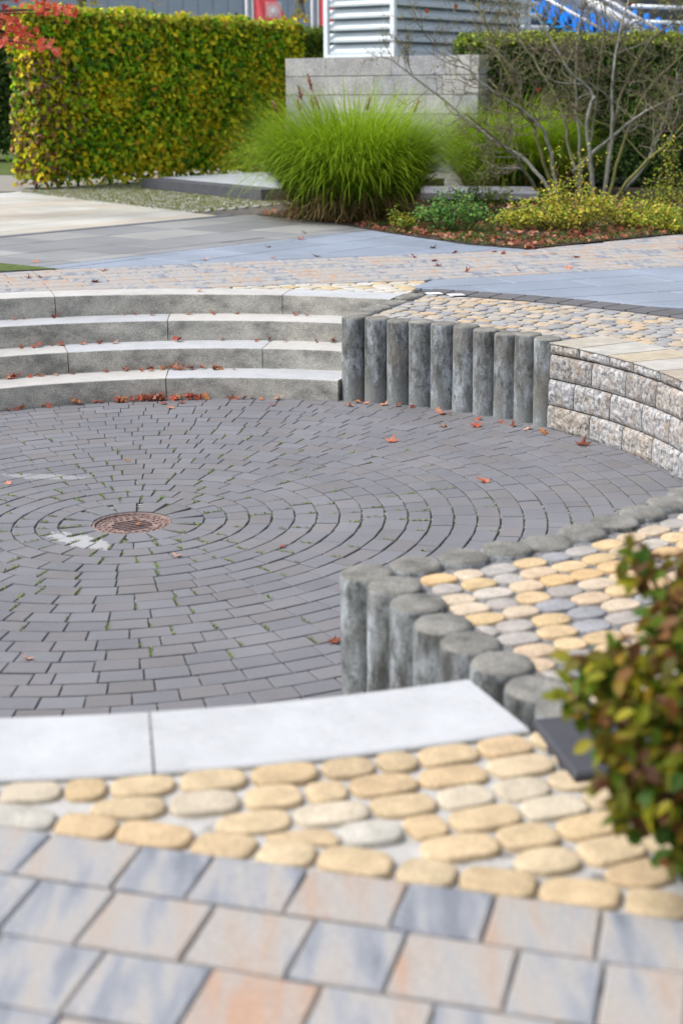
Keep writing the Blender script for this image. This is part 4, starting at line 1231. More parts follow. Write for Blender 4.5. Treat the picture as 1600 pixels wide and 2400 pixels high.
def grow(P, d, L, rad, lvl):
    """a crooked side branch with its own twigs"""
    k = 6 if lvl < 2 else 4; pts = [P]; q = P.copy(); dd = d.normalized()
    for i in range(k):
        dd = (dd + Vector((random.gauss(0, .30), random.gauss(0, .30), random.gauss(0.06, .22)))).normalized(); q = q + dd * (L / k); pts.append(q.copy())
    rs = [rad * (1 - 0.75 * i / k) for i in range(k + 1)]
    twigs.tube(pts, rs, 4 if lvl < 2 else 3, random.choice(WC if lvl < 1 else TC), cap=False)
    if lvl >= 3: return
    nb = [4, 4, 3][lvl]
    for j in range(nb):
        i = random.randint(1, k); t = (pts[i] - pts[i - 1]).normalized()
        sd2 = t.cross(Vector((random.gauss(0, 1), random.gauss(0, 1), random.gauss(0, 1)))).normalized()
        grow(pts[i], t * random.uniform(.4, 1) + sd2 * random.uniform(.6, 1) + Vector((0, 0, .15)), L * random.uniform(.35, .6), max(0.0038, rad * 0.62), lvl + 1)
for S_ in STEMS:
    raw = [PX(*Z2(x, y), D0 + dd) for x, y, dd in S_]
    if S_[0][1] > 840: raw[0].z = up(raw[0].x, raw[0].y) - 0.03
    pts = smoothpts(raw, 5); m = len(pts); r0 = random.uniform(0.021, 0.028) if len(S_) > 4 else 0.015
    pts = [p + Vector((random.gauss(0, .008), random.gauss(0, .008), 0)) if i else p for i, p in enumerate(pts)]
    rs = [r0 * (1 - 0.72 * i / (m - 1)) for i in range(m)]
    part(allseg.build('x', 'bark'), bare) if False else None
    b = MB(); b.tube(pts, rs, 8, random.choice(WC)); part(b.build('stem', 'bark', None, True), bare)
    for i in range(int(m * 0.30), m):
        if random.random() < 0.85:
            t = (pts[min(i + 1, m - 1)] - pts[i - 1]).normalized(); sd2 = t.cross(Vector((random.gauss(0, 1), random.gauss(0, 1), random.gauss(0, 1)))).normalized()
            grow(pts[i], t * random.uniform(.3, .9) + sd2 + Vector((0, 0, .1)), random.uniform(0.35, 0.85), max(0.0065, rs[i] * 0.6), 0 if random.random() < .45 else 1)
part(twigs.build('twigs', 'bark'), bare)
b = MB()
for (u, v_) in ((1068, 14), (1000, 25), (1475, 10), (1260, 210)):
    P = PX(u, v_, D0 + random.uniform(-.5, .5)); b.add([P + Vector((-.03, 0, 0)), P + Vector((0, .02, -.04)), P + Vector((.03, 0, 0)), P + Vector((0, -.01, .03))], [(0, 1, 2, 3)], (0.45, 0.12, 0.04))
part(b.build('last_leaves', 'dead_leaf'), bare)

# ================================================================== STONE SLABS, BOARDS
sl_ = thing('stone_platform', 'low dark stone platform with pale top between hedge and grass clump', 'stone platform', tuple(G(460, 468)))
cA = G(332, 440); cB = G(560, 476); cB = Vector((cA.x + 1.78, cA.y - 2.5, 0)); ex = Vector((cB.x - cA.x, cB.y - cA.y, 0)); ey = Vector((0.80, 0.72, 0)).normalized() * 3.2
z0 = up(cA.x, cA.y)
b = MB(); b.obox((cA.x, cA.y, z0 - 0.05), ex, ey, (0, 0, 0.17), (0.075, 0.078, 0.088)); part(b.build('base', 'basalt'), sl_)
b = MB(); o_ = Vector((cA.x, cA.y, z0 + 0.122)) + ex.normalized() * 0.03 + ey.normalized() * 0.30
for i in range(3): b.obox(o_ + ey.normalized() * 0.9 * i, ex - ex.normalized() * 0.06, ey.normalized() * 0.892, (0, 0, 0.006), vary((0.36, 0.38, 0.41), 0.06))
part(b.build('top_slab', 'slab'), sl_)

bt = thing('timber_boards', 'weathered grey timber boards lying behind the green low shrub beside the grass clump', 'boards', tuple(G(1080, 462)))
p = PX(985, 478, 17.4); p.z = up(p.x, p.y)
exb = Vector((1.35, -0.25, 0)); b = None
for i in range(4):
    b = MB(); q = p + Vector((0.02, 0.32, 0)) * i + Vector((0, 0, 0.07)); b.obox(q, exb, Vector((0.02, 0.30, 0)), (0, 0, 0.07), vary((0.20, 0.20, 0.225), 0.1)); part(b.build('board', 'wood'), bt)
for s in (0.12, 1.1):
    b = MB(); b.obox(p + exb.normalized() * s + Vector((0, 0.03, -0.01)), exb.normalized() * 0.08, Vector((0.08, 1.2, 0)), (0, 0, 0.078), (0.10, 0.09, 0.08)); part(b.build('bearer', 'wood'), bt)

# ================================================================== PLINTH AND SLATTED TOWER
c0 = PX(669, 206, 22.0); c1 = PX(1120, 206, 20.15)      # front edge at eye height
ePl = Vector((c1.x - c0.x, c1.y - c0.y, 0)); Lp = ePl.length; ePl.normalize(); nPl = Vector((-ePl.y, ePl.x, 0))
z0 = up(c0.x, c0.y) - 0.03; ztop = PX(669, 137, 22.0).z
pl = thing('stone_plinth', 'stacked grey granite block plinth carrying the slatted metal tower', 'plinth', (c0.x, c0.y, z0))
z = ztop; k = 0
while z > z0:
    b = MB(); x = -random.uniform(0, .5); h_ = 0.262
    while x < Lp:
        L = random.choice([0.45, 0.9, 1.0, 1.15]); xa, xb = max(0, x), min(Lp, x + L)
        if xb - xa > 0.05: b.obox(Vector((c0.x, c0.y, z - h_ + 0.006)) + ePl * (xa + .003) + nPl * random.uniform(0, .006), ePl * (xb - xa - .006), nPl * 2.6, (0, 0, h_ - 0.010), vary(random.choice([(0.38, 0.38, 0.37), (0.33, 0.335, 0.345), (0.42, 0.415, 0.40)]), 0.06))
        x += L
    part(b.build('block_course', 'granite_block'), pl); z -= h_; k += 1
tw = thing('slatted_tower', 'silver slatted metal tower standing on the stone plinth', 'ventilation tower', (c0.x + 1.5, c0.y, ztop))
cor = PX(921, 125, 21.2); cor.z = ztop; lef = PX(766, 130, 21.85); lef.z = ztop
eL = Vector((lef.x - cor.x, lef.y - cor.y, 0)); LL = eL.length; eL.normalize(); eR = Vector((-eL.y, eL.x, 0))
if eR.y < 0: eR = -eR
HT = 3.2
def louvre(face, o, e, L, nrm, zb):
    b = MB(); z = zb
    while z < ztop + HT:
        # a Z-shaped slat: sloping face, bright lip
        o0 = o + Vector((0, 0, z - o.z))
        prof = [(0.0, 0.0), (0.05, 0.015), (0.10, 0.115), (0.10, 0.13), (0.04, 0.045), (-0.005, 0.03)]
        v = [];
        for s in (0.0, L):
            for a_, h_ in prof: v.append(o0 + e * s - nrm * a_ + Vector((0, 0, h_)))
        m = len(prof); b.add(v, [(j, (j + 1) % m, m + (j + 1) % m, m + j) for j in range(m)] + [tuple(range(m)), tuple(range(m, 2 * m))[::-1]])
        z += 0.165
    part(b.build(face, 'alu'), tw)
nL = -eR; nR = -eL
louvre('slat_panel', cor + eL * 0.04, eL, LL - 0.04, nL, ztop + 0.05)
LR = 4.0
louvre('slat_panel', cor + eR * 0.04, eR, LR, nR, ztop + 0.05)
for o_ in (cor, cor + eL * LL, cor + eR * LR):
    b = MB(); b.obox(o_ - eL * 0.035 - eR * 0.035, eL * 0.07, eR * 0.07, (0, 0, HT)); part(b.build('corner_post', 'alu_frame'), tw)
b = MB(); b.obox(cor + eL * .12 + eR * .12, eL * (LL - .15), eR * (LR - .15), (0, 0, HT), (1, 1, 1)); part(b.build('inner_wall', 'alu_shade'), tw)
b = MB(); b.obox(cor - eL * .03 - eR * .03 + Vector((0, 0, 0.0)), eL * (LL + .03), eR * 0.03, (0, 0, 0.045)); b.obox(cor - eL * .03 + eR * .001, eL * 0.03, eR * LR, (0, 0, 0.045)); part(b.build('bottom_rail', 'alu_frame'), tw)

# ================================================================== GREY HALL
hall = thing('hall', 'large grey blue metal clad hall behind the hedges', 'building', (-6, 50, 0.3))
pw0 = Vector((-40, 47, 0.1)); ewall = Vector((1, 0.06, 0)).normalized(); b = MB(); x = 0
while x < 75:
    q = pw0 + ewall * x; b.obox(q, ewall * 0.515, Vector((0, 0.25, 0)), (0, 0, 9)); x += 0.53
part(b.build('wall_cladding', 'cladding'), hall)
b = MB(); b.obox(pw0 + Vector((0, 0.05, 0)), ewall * 75, Vector((0, 12, 0)), (0, 0, 9.2)); part(b.build('hall_body', 'darkmetal'), hall)

# ================================================================== FLAGS
def flag(u, w_px, label, right_curve, text=False):
    d = 33.0; p = PX(u, 206, d); g = up(p.x, p.y) - 0.1; s = d / F_PX
    t = thing('flag_pole', label, 'flag', (p.x, p.y, g), 'red flags before the grey hall')
    b = MB(); b.tube([(p.x, p.y, g), (p.x, p.y, 6.2)], 3.6 * s, 10); part(b.build('pole', 'white', None, True), t)
    x0 = (PX(u + 14, 206, d)).x; zb = PX(u, 118 if not text else 73, d).z; zt2 = 6.0; cols, rows_ = 14, 24; v = []
    for j in range(rows_ + 1):
        f_ = j / rows_; z = zb + (zt2 - zb) * f_
        wd = w_px * s * ((1.30 - 1.05 * min(1, f_ * 2.2) ** 1.2) if right_curve else 1.0)
        wd = max(wd, 0.05)
        for i in range(cols + 1): v.append((x0 + wd * i / cols, p.y + 0.03 * math.sin(i * 1.1 + f_ * 3), z))
    b = MB(); m = cols + 1; b.add(v, [(j * m + i, j * m + i + 1, (j + 1) * m + i + 1, (j + 1) * m + i) for j in range(rows_) for i in range(cols)])
    cl = b.build('cloth', 'flag', None, True); part(cl, t)
    mo = cl.modifiers.new('thickness', 'SOLIDIFY'); mo.thickness = 0.006
    b = MB(); b.box((x0 - 0.03, p.y - .012, zb), (x0 + 0.012, p.y + .012, zt2)); part(b.build('white_hem', 'white'), t)
    return t, p, x0, s, d
t, p, x0, s, d = flag(583, 84, 'red flag with white grid and dot left of the slatted tower', True)
b = MB()
for i in range(9):
    for j in range(9):
        u, v_ = 626 + i * 4.2, 9 + j * 4.2
        dd = math.hypot(u - 642, v_ - 27)
        q = PX(u, v_, d - .06); sz = 1.3 * s * (1.25 if dd < 14 else 0.9); b.box((q.x - sz, p.y - .055, q.z - sz), (q.x + sz, p.y - .045, q.z + sz))
q = PX(642, 27, d - .06); n = 20; ring = [(q.x + 5.6 * s * math.cos(2 * PI * i / n), p.y - .062, q.z + 5.6 * s * math.sin(2 * PI * i / n)) for i in range(n)]; ring2 = [(a_[0], p.y - .044, a_[2]) for a_ in ring]
b.add(ring + ring2, [tuple(range(n)), tuple(range(n, 2 * n))[::-1]] + [(i, (i + 1) % n, n + (i + 1) % n, n + i) for i in range(n)])
part(b.build('white_emblem', 'white'), t)
t, p, x0, s, d = flag(734, 40, 'narrow red flag with white lettering at its foot hanging beside the slatted tower', False, True)
tcu = bpy.data.curves.new('lettering', 'FONT'); tcu.body = 'HI'; tcu.size = 0.16; tcu.extrude = 0.004
to = bpy.data.objects.new('lettering_curve', tcu); COL.objects.link(to); bpy.context.view_layer.update()
me = bpy.data.meshes.new_from_object(to.evaluated_get(bpy.context.evaluated_depsgraph_get())); bpy.data.objects.remove(to)
lo = finish(me, 'lettering', 'white', None, None, None); q = PX(752, 72, d - .06); lo.location = (q.x, p.y - 0.055, q.z); lo.rotation_euler = (PI / 2, 0, 0); part(lo, t)

# ================================================================== GRANDSTAND WITH BLUE SEATS
gs = thing('grandstand', 'sloping grandstand with rows of blue seats behind the yew hedge', 'grandstand', (8.5, 31, 0.3))
def gp(u, v_, d=33.0): return PX(u, v_, d)
sV = MB()
TI = 9
seat_mesh = None
# tiers descend towards the right; each tier runs away from the viewer
a0_ = gp(1175, 18); a1_ = gp(1440, 108); stepv = (a1_ - a0_) / TI
run = Vector((2.2, 2.6, 0.9))
for i in range(TI + 4):
    o_ = a0_ + stepv * (i - 1); b = MB(); b.obox(Vector((o_.x, o_.y, 0.0)), Vector((stepv.x, 0, 0)), Vector((4.4, 5.2, 0)), (0, 0, max(.2, o_.z - 0.30)), (1, 1, 1)); part(b.build('tier', 'concrete'), gs)
proto = None
for i in range(TI + 1):
    for j in range(6):
        o_ = a0_ + stepv * i + Vector((0.42 * j + 0.02, 0.5 * j, 0.05 * j))
        if proto is None:
            b = MB(); c = (0.010, 0.17, 0.62)
            b.obox((0, 0, 0), (0.27, 0, 0), (0, 0.47, 0), (0, 0, 0.035), (0.04, 0.50, 0.95)); b.obox((-0.03, 0, 0.036), (0.035, 0, 0), (0, 0.47, 0), (-0.05, 0, 0.30), (0.02, 0.34, 0.94)); b.obox((0.05, 0.16, -0.25), (0.05, 0, 0), (0, 0.05, 0), (0, 0, 0.248), (0.2, 0.2, 0.22))
            sm = b.build('seat', 'seat'); proto = sm
        else:
            sm = proto.copy(); COL.objects.link(sm)
        sm.location = o_ + Vector((0, 0, -0.06)); part(sm, gs)
for (u0, v0, u1, v1, wd, nm, d_) in ((1165, 22, 1330, 110, 0.035, 'handrail', 32.3), (1270, -8, 1452, 92, 0.035, 'handrail', 32.6), (1360, -10, 1530, 92, 0.09, 'stair_string', 32.8), (1400, -14, 1570, 88, 0.04, 'handrail', 32.9)):
    b = MB(); b.tube([gp(u0, v0, d_), gp(u1, v1, d_)], wd, 8); part(b.build(nm, 'white', None, True), gs)
b = MB(); b.obox(gp(1370, 120, 34.5), (1.9, 0, 0), (0, .3, 0), (-1.6, 0, 1.6)); part(b.build('stair_wall', 'concrete'), gs)
for (u, v_) in ((1470, 14), (1480, 50), (1495, 84)):
    b = MB(); b.tube([gp(u, v_, 34), gp(u + 170, v_ + 6, 34)], 0.045, 8); part(b.build('crash_rail', 'alu_frame', None, True), gs)
b = MB(); b.obox((6.5, 38.5, 0.2), (14, 0, 0), (0, 4, 0), (0, 0, 5.2)); part(b.build('rear_wall', 'darkmetal'), gs)
for (u, v_) in ((1050, 6), (1060, 34), (1075, 62), (1085, 86)):
    b = MB(); b.tube([gp(u, v_, 31), gp(u + 210, v_ + 4, 31)], 0.055, 8); part(b.build('crash_rail', 'alu_frame', None, True), gs)

# ================================================================== TREES
def maple():
    g = PX(-260, 206, 15.2); base = Vector((g.x, g.y, up(g.x, g.y)))
    t = thing('maple_tree', 'red leaved maple reaching in over the hedge from the left edge', 'tree', tuple(base)); b = MB()
    b.tube([base + Vector((0, 0, -.05)), base + Vector((0.03, 0, 0.9)), base + Vector((-.03, 0.05, 1.8)), base + Vector((0.05, 0, 3.6))], [0.09, 0.07, 0.06, 0.03], 10, (0.12, 0.10, 0.085)); part(b.build('trunk', 'bark', None, True), t)
    tips = [(60, 95, 34), (100, 108, 22), (130, 118, 14), (25, 80, 40), (20, 40, 30), (-40, 60, 70), (0, 100, 36), (45, 60, 26), (95, 20, 22), (115, 20, 20), (150, 22, 24), (165, 30, 13), (85, -8, 26), (30, -20, 40), (100, -40, 50), (-60, -30, 90), (-120, 40, 80), (-90, -140, 100), (40, -150, 90)]
    b = MB(); P = []; st = base + Vector((0, 0, 1.75))
    for u, v_, rp in tips:
        e_ = PX(u, v_, 15.2 + random.uniform(-.25, .25)); m = st.lerp(e_, .55) + Vector((0, 0, .12)); b.tube([st, m, e_], [0.02, 0.01, 0.003], 5, (0.10, 0.06, 0.05), cap=False)
        for _ in range(int(4 + rp * 0.55)):
            P.append(e_ + Vector((random.gauss(0, rp * .5 * 15 / F_PX), random.gauss(0, .12), random.gauss(0, rp * .35 * 15 / F_PX))))
    part(b.build('branches', 'bark'), t)
    V = []; Fc = []; C = []
    for p_ in P:
        add_maple(V, Fc, C, p_, random.uniform(0.045, 0.07), random.choice([(0.66, 0.10, 0.05), (0.55, 0.07, 0.045), (0.72, 0.20, 0.09), (0.62, 0.17, 0.12), (0.40, 0.05, 0.04)]), None)
    b = MB(); b.v = V; b.f = Fc; b.c = C; b.m = [0] * len(Fc); part(b.build('foliage', 'leaf'), t)


def maple_outline():
    pts = []
    lobes = [(-128, .62), (-66, .86), (0, 1.0), (66, .86), (128, .62)]
    for i, (a, r_) in enumerate(lobes):
        pts += [(a - 15, r_ * .62), (a - 8, r_ * .70), (a, r_), (a + 8, r_ * .70), (a + 15, r_ * .62)]
        if i < 4: pts.append(((a + lobes[i + 1][0]) / 2, .36))
    pts += [(165, .22), (180, .30), (195, .22)]
    return [(r_ * math.sin(R(a)), r_ * math.cos(R(a))) for a, r_ in pts]
MO = maple_outline()


def add_maple(V, Fc, C, P, s, col, Rm, curl=None):
    if Rm is None:
        d = Vector((random.gauss(0, .5), random.gauss(-.3, .5), random.gauss(0.3, .5))).normalized(); Rm = d.to_track_quat('Z', 'Y').to_matrix() @ Matrix.Rotation(random.uniform(0, 6.28), 3, 'Z')
    k0 = len(V); cu = curl if curl is not None else random.uniform(-.3, .5); V.append(tuple(P))
    for x, y in MO: V.append(tuple(P + Rm @ Vector((x * s, y * s, cu * s * (x * x + y * y) * .6 + 0.12 * s * math.sin(x * 5 + cu * 9)))))
    n = len(MO)
    for i in range(n): Fc.append((k0, k0 + 1 + (i + 1) % n, k0 + 1 + i)); C.append(col)


maple()
def bgtree(label, u, base_d, trunk_px, crown, pal, wts):
    g = PX(u, 206, base_d); base = Vector((g.x, g.y, up(g.x, g.y) - .1)); t = thing('young_tree', label, 'tree', tuple(base)); s = base_d / F_PX
    b = MB(); top = PX(u + 4, -330, base_d); b.tube([base, PX(u - 2, 100, base_d), PX(u, 0, base_d), top], [trunk_px * .62 * s, trunk_px * .5 * s, trunk_px * .45 * s, .02], 10, (0.13, 0.13, 0.06))
    P = []
    for cu, cv, cr in crown:
        c_ = PX(cu, cv, base_d + random.uniform(-.6, .6)); st = PX(u, min(-10, cv - 30), base_d); b.tube([st, st.lerp(c_, .5) + Vector((0, 0, .1)), c_], [.03, .018, .005], 5, (0.12, 0.11, 0.06), cap=False)
        for _ in range(int(cr * cr * 0.055) + 6): P.append(c_ + Vector((random.gauss(0, cr * .5 * s), random.gauss(0, cr * .5 * s), random.gauss(0, cr * .45 * s))))
    part(b.build('trunk', 'bark', None, True), t); P = np.array(P); n = len(P)
    vv, f, c = leaves(P, unit(RNG.normal(0, 1, (n, 3))), RNG.uniform(.05, .10, n), pick(pal, wts, n), .7, .3); part(np_obj('crown', vv, f, c, 'leaf'), t)
bgtree('slim mossy trunk with a few yellow leaves rising behind the yellow hedge', 192, 29, 24, [(218, 2, 13), (235, -40, 40), (160, -60, 60), (372, 0, 12), (360, -30, 25), (290, -120, 90), (130, -160, 110), (200, -230, 120)], [(0.55, 0.45, 0.05), (0.48, 0.34, 0.05), (0.30, 0.30, 0.04)], [3, 2, 1])
# loose shoots of the hedge end seen against the hall belong to a small tree
bgtree('thin sapling with scattered yellow leaves above the right end of the yellow hedge', 700, 24.5, 4, [(698, 25, 6), (690, 40, 9), (708, 38, 7), (716, 45, 6), (712, 2, 5), (702, -60, 30)], [(0.55, 0.42, 0.05), (0.48, 0.34, 0.05), (0.35, 0.30, 0.05)], [2, 1, 1])
# yellowing tree over the grandstand, top right
bgtree('yellowing tree at the upper right corner behind the grandstand', 1700, 36, 26, [(1590, 10, 24), (1560, -10, 30), (1600, 60, 20), (1480, -40, 40), (1640, -40, 80), (1200, -30, 20), (1720, -90, 120)], [(0.40, 0.36, 0.06), (0.30, 0.28, 0.05), (0.20, 0.22, 0.04)], [2, 1, 1])
# green bank behind the seats
mb = MB(); q0 = gp(1190, 30, 38.3); mb.add([gp(1180, 40, 38.3), gp(1330, 60, 38.3), gp(1420, 20, 38.4), gp(1330, -30, 38.45), gp(1190, -30, 38.45)], [(0, 1, 2, 3, 4)])

# ================================================================== FOREGROUND SHRUB
fs = thing('red_green_shrub', 'leafy shrub with olive and red brown leaves close to the camera at the right edge', 'shrub', (1.72, -3.86, up(1.72, -3.86)))
mb = MB(); sheet(mb, [(1.40, -3.74), (1.66, -3.66), (1.80, -3.44), (3.0, -3.0), (3.2, -4.6), (1.70, -4.30), (1.56, -4.02)], -0.010); mb.build('planting_bed', 'soil', kind='structure')
BL = [(1335, 1640, 46, 0), (1372, 1600, 60, 0), (1420, 1560, 75, .05), (1350, 1560, 40, .05), (1475, 1300, 40, .15), (1500, 1345, 34, .2), (1575, 1345, 60, .15), (1580, 1430, 70, .1), (1540, 1480, 50, .05), (1610, 1530, 110, 0), (1500, 1590, 110, -.05), (1430, 1690, 90, -.08), (1540, 1700, 130, -.1), (1620, 1680, 140, 0), (1470, 1790, 80, -.1), (1420, 1830, 50, -.12), (1560, 1820, 120, -.1), (1500, 1890, 80, -.12), (1580, 1950, 90, -.1), (1620, 1880, 130, 0), (1590, 2010, 55, -.1), (1680, 1600, 190, .1), (1700, 1850, 190, .05), (1690, 1420, 150, .15), (1780, 1700, 200, .1)]
P = []; b = MB(); st = Vector((1.72, -3.86, up(1.72, -3.86)))
for u, v_, rp, dd in BL:
    D = 2.42 + dd * .8; c_ = PX(u + 14, v_, D); s = D / F_PX
    m = st.lerp(c_, .5) + Vector((0, 0, .05)); b.tube([st, m, c_], [0.006, 0.004, 0.002], 5, (0.12, 0.06, 0.04), cap=False)
    for _ in range(int(rp * rp * 0.0062) + 5):
        q = Vector((random.gauss(0, 1), random.gauss(0, 1), random.gauss(0, 1))); q = q.normalized() * random.random() ** .4; P.append(c_ + q * rp * s)
part(b.build('twigs', 'bark'), fs)
n = len(P); P = np.array(P)
# leaves with a midrib fold and drooping tip
V = []; Fc = []; C = []
for p_ in P:
    L = random.uniform(0.030, 0.044); wd = L * .30; d = Vector((random.gauss(-.25, .6), random.gauss(-.2, .6), random.gauss(-.35, .45))).normalized()
    up_ = (Vector((random.gauss(0, .4), random.gauss(-.3, .4), 1)) - d * d.z).normalized(); sd2 = d.cross(up_).normalized(); up_ = sd2.cross(d); k0 = len(V); P0 = Vector(p_)
    prof = [(0, .0), (.22, .75), (.5, 1.0), (.78, .68), (1.0, 0.02)]
    for t_, w_ in prof:
        cpt = P0 + d * L * t_ - up_ * L * .22 * t_ * t_; V += [tuple(cpt + sd2 * wd * w_ + up_ * wd * .3 * w_), tuple(cpt), tuple(cpt - sd2 * wd * w_ + up_ * wd * .3 * w_)]
    tt = random.random(); hgt = (p_[2] - st.z) / .5
    cc = random.choice(([(0.16, 0.18, 0.006), (0.22, 0.22, 0.008), (0.09, 0.15, 0.006), (0.05, 0.12, 0.006), (0.22, 0.14, 0.008), (0.11, 0.10, 0.008), (0.28, 0.25, 0.010)] if hgt > .35 else [(0.06, 0.14, 0.008), (0.04, 0.10, 0.008), (0.10, 0.14, 0.008), (0.14, 0.14, 0.01)])) if tt < (.86 if hgt < .8 else .66) else random.choice([(0.13, 0.05, 0.012), (0.09, 0.035, 0.010), (0.17, 0.08, 0.025)])
    cc = vary(cc, .3)
    for i in range(4):
        o_ = k0 + 3 * i; Fc += [(o_, o_ + 1, o_ + 4, o_ + 3), (o_ + 1, o_ + 2, o_ + 5, o_ + 4)]; C += [cc, cc]
b = MB(); b.v = V; b.f = Fc; b.c = C; b.m = [0] * len(Fc); part(b.build('foliage', 'leaf', None, True), fs)

# ================================================================== FALLEN MAPLE LEAVES
PROT = []
LC = [(0.38, 0.085, 0.05), (0.44, 0.15, 0.09), (0.28, 0.06, 0.04), (0.52, 0.24, 0.16), (0.18, 0.05, 0.03), (0.42, 0.18, 0.07), (0.54, 0.29, 0.21)]
for i, c_ in enumerate(LC):
    b = MB(); V = []; Fc = []; C = []
    add_maple(V, Fc, C, Vector((0, 0, 0.0)), 1.0, c_, Matrix.Identity(3), [0.55, 0.8, -0.5, 0.35, 0.9, -0.7, 0.6][i])
    k0 = len(V); V += [(-.02, -.25, .02), (.02, -.25, .02), (.015, -.85, .12), (-.015, -.85, .12)]; Fc.append((k0, k0 + 1, k0 + 2, k0 + 3)); C.append((0.3, 0.08, 0.05))
    zmin = min(q[2] for q in V); V = [(q[0], q[1], q[2] - zmin) for q in V]
    b.v = V; b.f = Fc; b.c = C; b.m = [0] * len(Fc); me_o = b.build('maple_leaf', 'dead_leaf'); PROT.append(me_o.data); bpy.data.objects.remove(me_o)


def fallen(P, label, group, s=None, k=None, tip=0.14):
    o = bpy.data.objects.new('maple_leaf', PROT[random.randrange(7) if k is None else k]); COL.objects.link(o)
    s = s or random.uniform(0.028, 0.042); o.scale = (s, s, s * random.uniform(.45, .95)); o.location = P + Vector((0, 0, 0.004))
    o.rotation_euler = (random.gauss(0, tip), random.gauss(0, tip), random.uniform(0, 6.28)); tag(o, label, 'fallen leaf', group)


def outr(P, r_, z=None):
    h = math.hypot(P.x, P.y)
    return Vector((P.x * r_ / h, P.y * r_ / h, P.z))


gF = 'fallen leaves at the foot of the lowest step'
for i in range(58):
    u = random.gauss(390, 55) if i < 44 else random.uniform(270, 500)
    if not 268 < u < 500: continue
    a = math.atan2(*reversed(FL(u, 936)[:2])); rr = R0 - random.uniform(0.012, 0.045); x, y = rr * math.cos(a), rr * math.sin(a)
    fallen(Vector((x, y, floor_z(x, y) + random.uniform(0, .022))), 'red brown maple leaf in the heap lying along the foot of the lowest step', gF, tip=.6)
for u, k in ((172, 5), (98, 2), (232, 2), (2, 2), (30, 1), (270, 1)):
    for _ in range(k):
        a = math.atan2(*reversed(FL(u + random.gauss(0, 6), 940)[:2])); rr = R0 - random.uniform(0.01, 0.04); x, y = rr * math.cos(a), rr * math.sin(a)
        fallen(Vector((x, y, floor_z(x, y) + random.uniform(0, .03 if k > 3 else .008))), {172: 'maple leaf in the small upright pile against the lowest step at the left', 98: 'maple leaf of the pair at the foot of the lowest step near the left edge', 232: 'maple leaf of the pair just left of the long leaf heap', 2: 'maple leaf of the pair at the very left edge below the lowest step', 30: 'small dark maple leaf at the left edge below the lowest step', 270: 'maple leaf at the left end of the long leaf heap'}[u], gF, tip=.5)
for i, (u, v_) in enumerate(((540, 934), (556, 935), (572, 935), (592, 936))):
    fallen(outr(FL(u, v_), R0 - .03), 'small maple leaf in the thin row right of the long leaf heap', gF, tip=.4)
for u, v_, s, lb in ((614, 938, .032, 'brown maple leaf leaning on the lowest step right of the thin leaf row'), (650, 937, .046, 'large pink red maple leaf at the right end below the lowest step'), (637, 951, .03, 'small pale maple leaf just in front of the large pink red one'), (384, 948, .04, 'pale pink maple leaf lying in front of the long leaf heap'), (402, 957, .04, 'pale curled maple leaf nearest the drain in front of the long leaf heap'), (425, 946, .036, 'orange pale maple leaf close in front of the heap, right of the two pink ones')):
    fallen(FL(u, v_), lb, gF, s)
# on the treads
def onstep(k, L, words):
    for i, (u, m_) in enumerate(L):
        for _ in range(m_):
            rr = R0 + k * T - random.uniform(0.02, 0.06); uu = u + random.gauss(0, 3 if m_ < 3 else 9)
            a = math.atan2(*reversed(ST(k, uu, {1: 870, 2: 803, 3: 738}[k])[:2])); x, y = rr * math.cos(a), rr * math.sin(a)
            near_ = {1: 'lowest', 2: 'second', 3: 'third'}[k]
            lb = words.get(u) or '%s maple leaf counted from the left on the tread of the %s step' % (ORD[i], near_)
            if m_ > 1: lb = words.get(u) or '%s group of maple leaves from the left on the tread of the %s step' % (ORD[i], near_); lb = lb.replace('group of maple leaves', 'leaf cluster, a maple leaf,') if 'group of' in lb else lb
            fallen(Vector((x, y, step_z(k, x, y) + (random.uniform(0, .015) if m_ > 1 else 0))), lb, 'fallen leaves on the steps', tip=.45)
onstep(1, [(4, 4), (26, 3), (62, 1), (90, 1), (128, 1), (168, 1), (250, 1), (300, 2), (330, 2), (352, 2), (380, 3), (412, 6), (436, 6), (470, 2), (497, 3), (520, 1), (548, 1)], {412: 'red brown maple leaf of the thick cluster in the middle of the lowest tread', 436: 'red brown maple leaf of the thick cluster in the middle of the lowest tread'})
onstep(2, [(40, 1), (82, 2), (118, 1), (138, 2), (196, 1), (228, 1), (268, 1), (420, 3), (516, 1), (600, 1), (624, 1), (668, 1), (738, 1), (778, 2)], {420: 'pale maple leaf of the little fan in the middle of the second tread'})
onstep(3, [(24, 1), (48, 1), (128, 2), (294, 1), (316, 1), (358, 1), (450, 1), (498, 1), (556, 1), (690, 1), (724, 1)], {})
for u, v_, lb in ((92, 880, 'pale red maple leaf lying flat near the left end of the lowest tread'), (82, 814, 'large spread maple leaf near the left end of the second tread')):
    k = 1 if v_ > 850 else 2; fallen(ST(k, u, v_), lb, 'fallen leaves on the steps', .05)
fallen(G(470, 683), 'curled dry maple leaf on the topmost step edge', 'fallen leaves on the steps', .045)
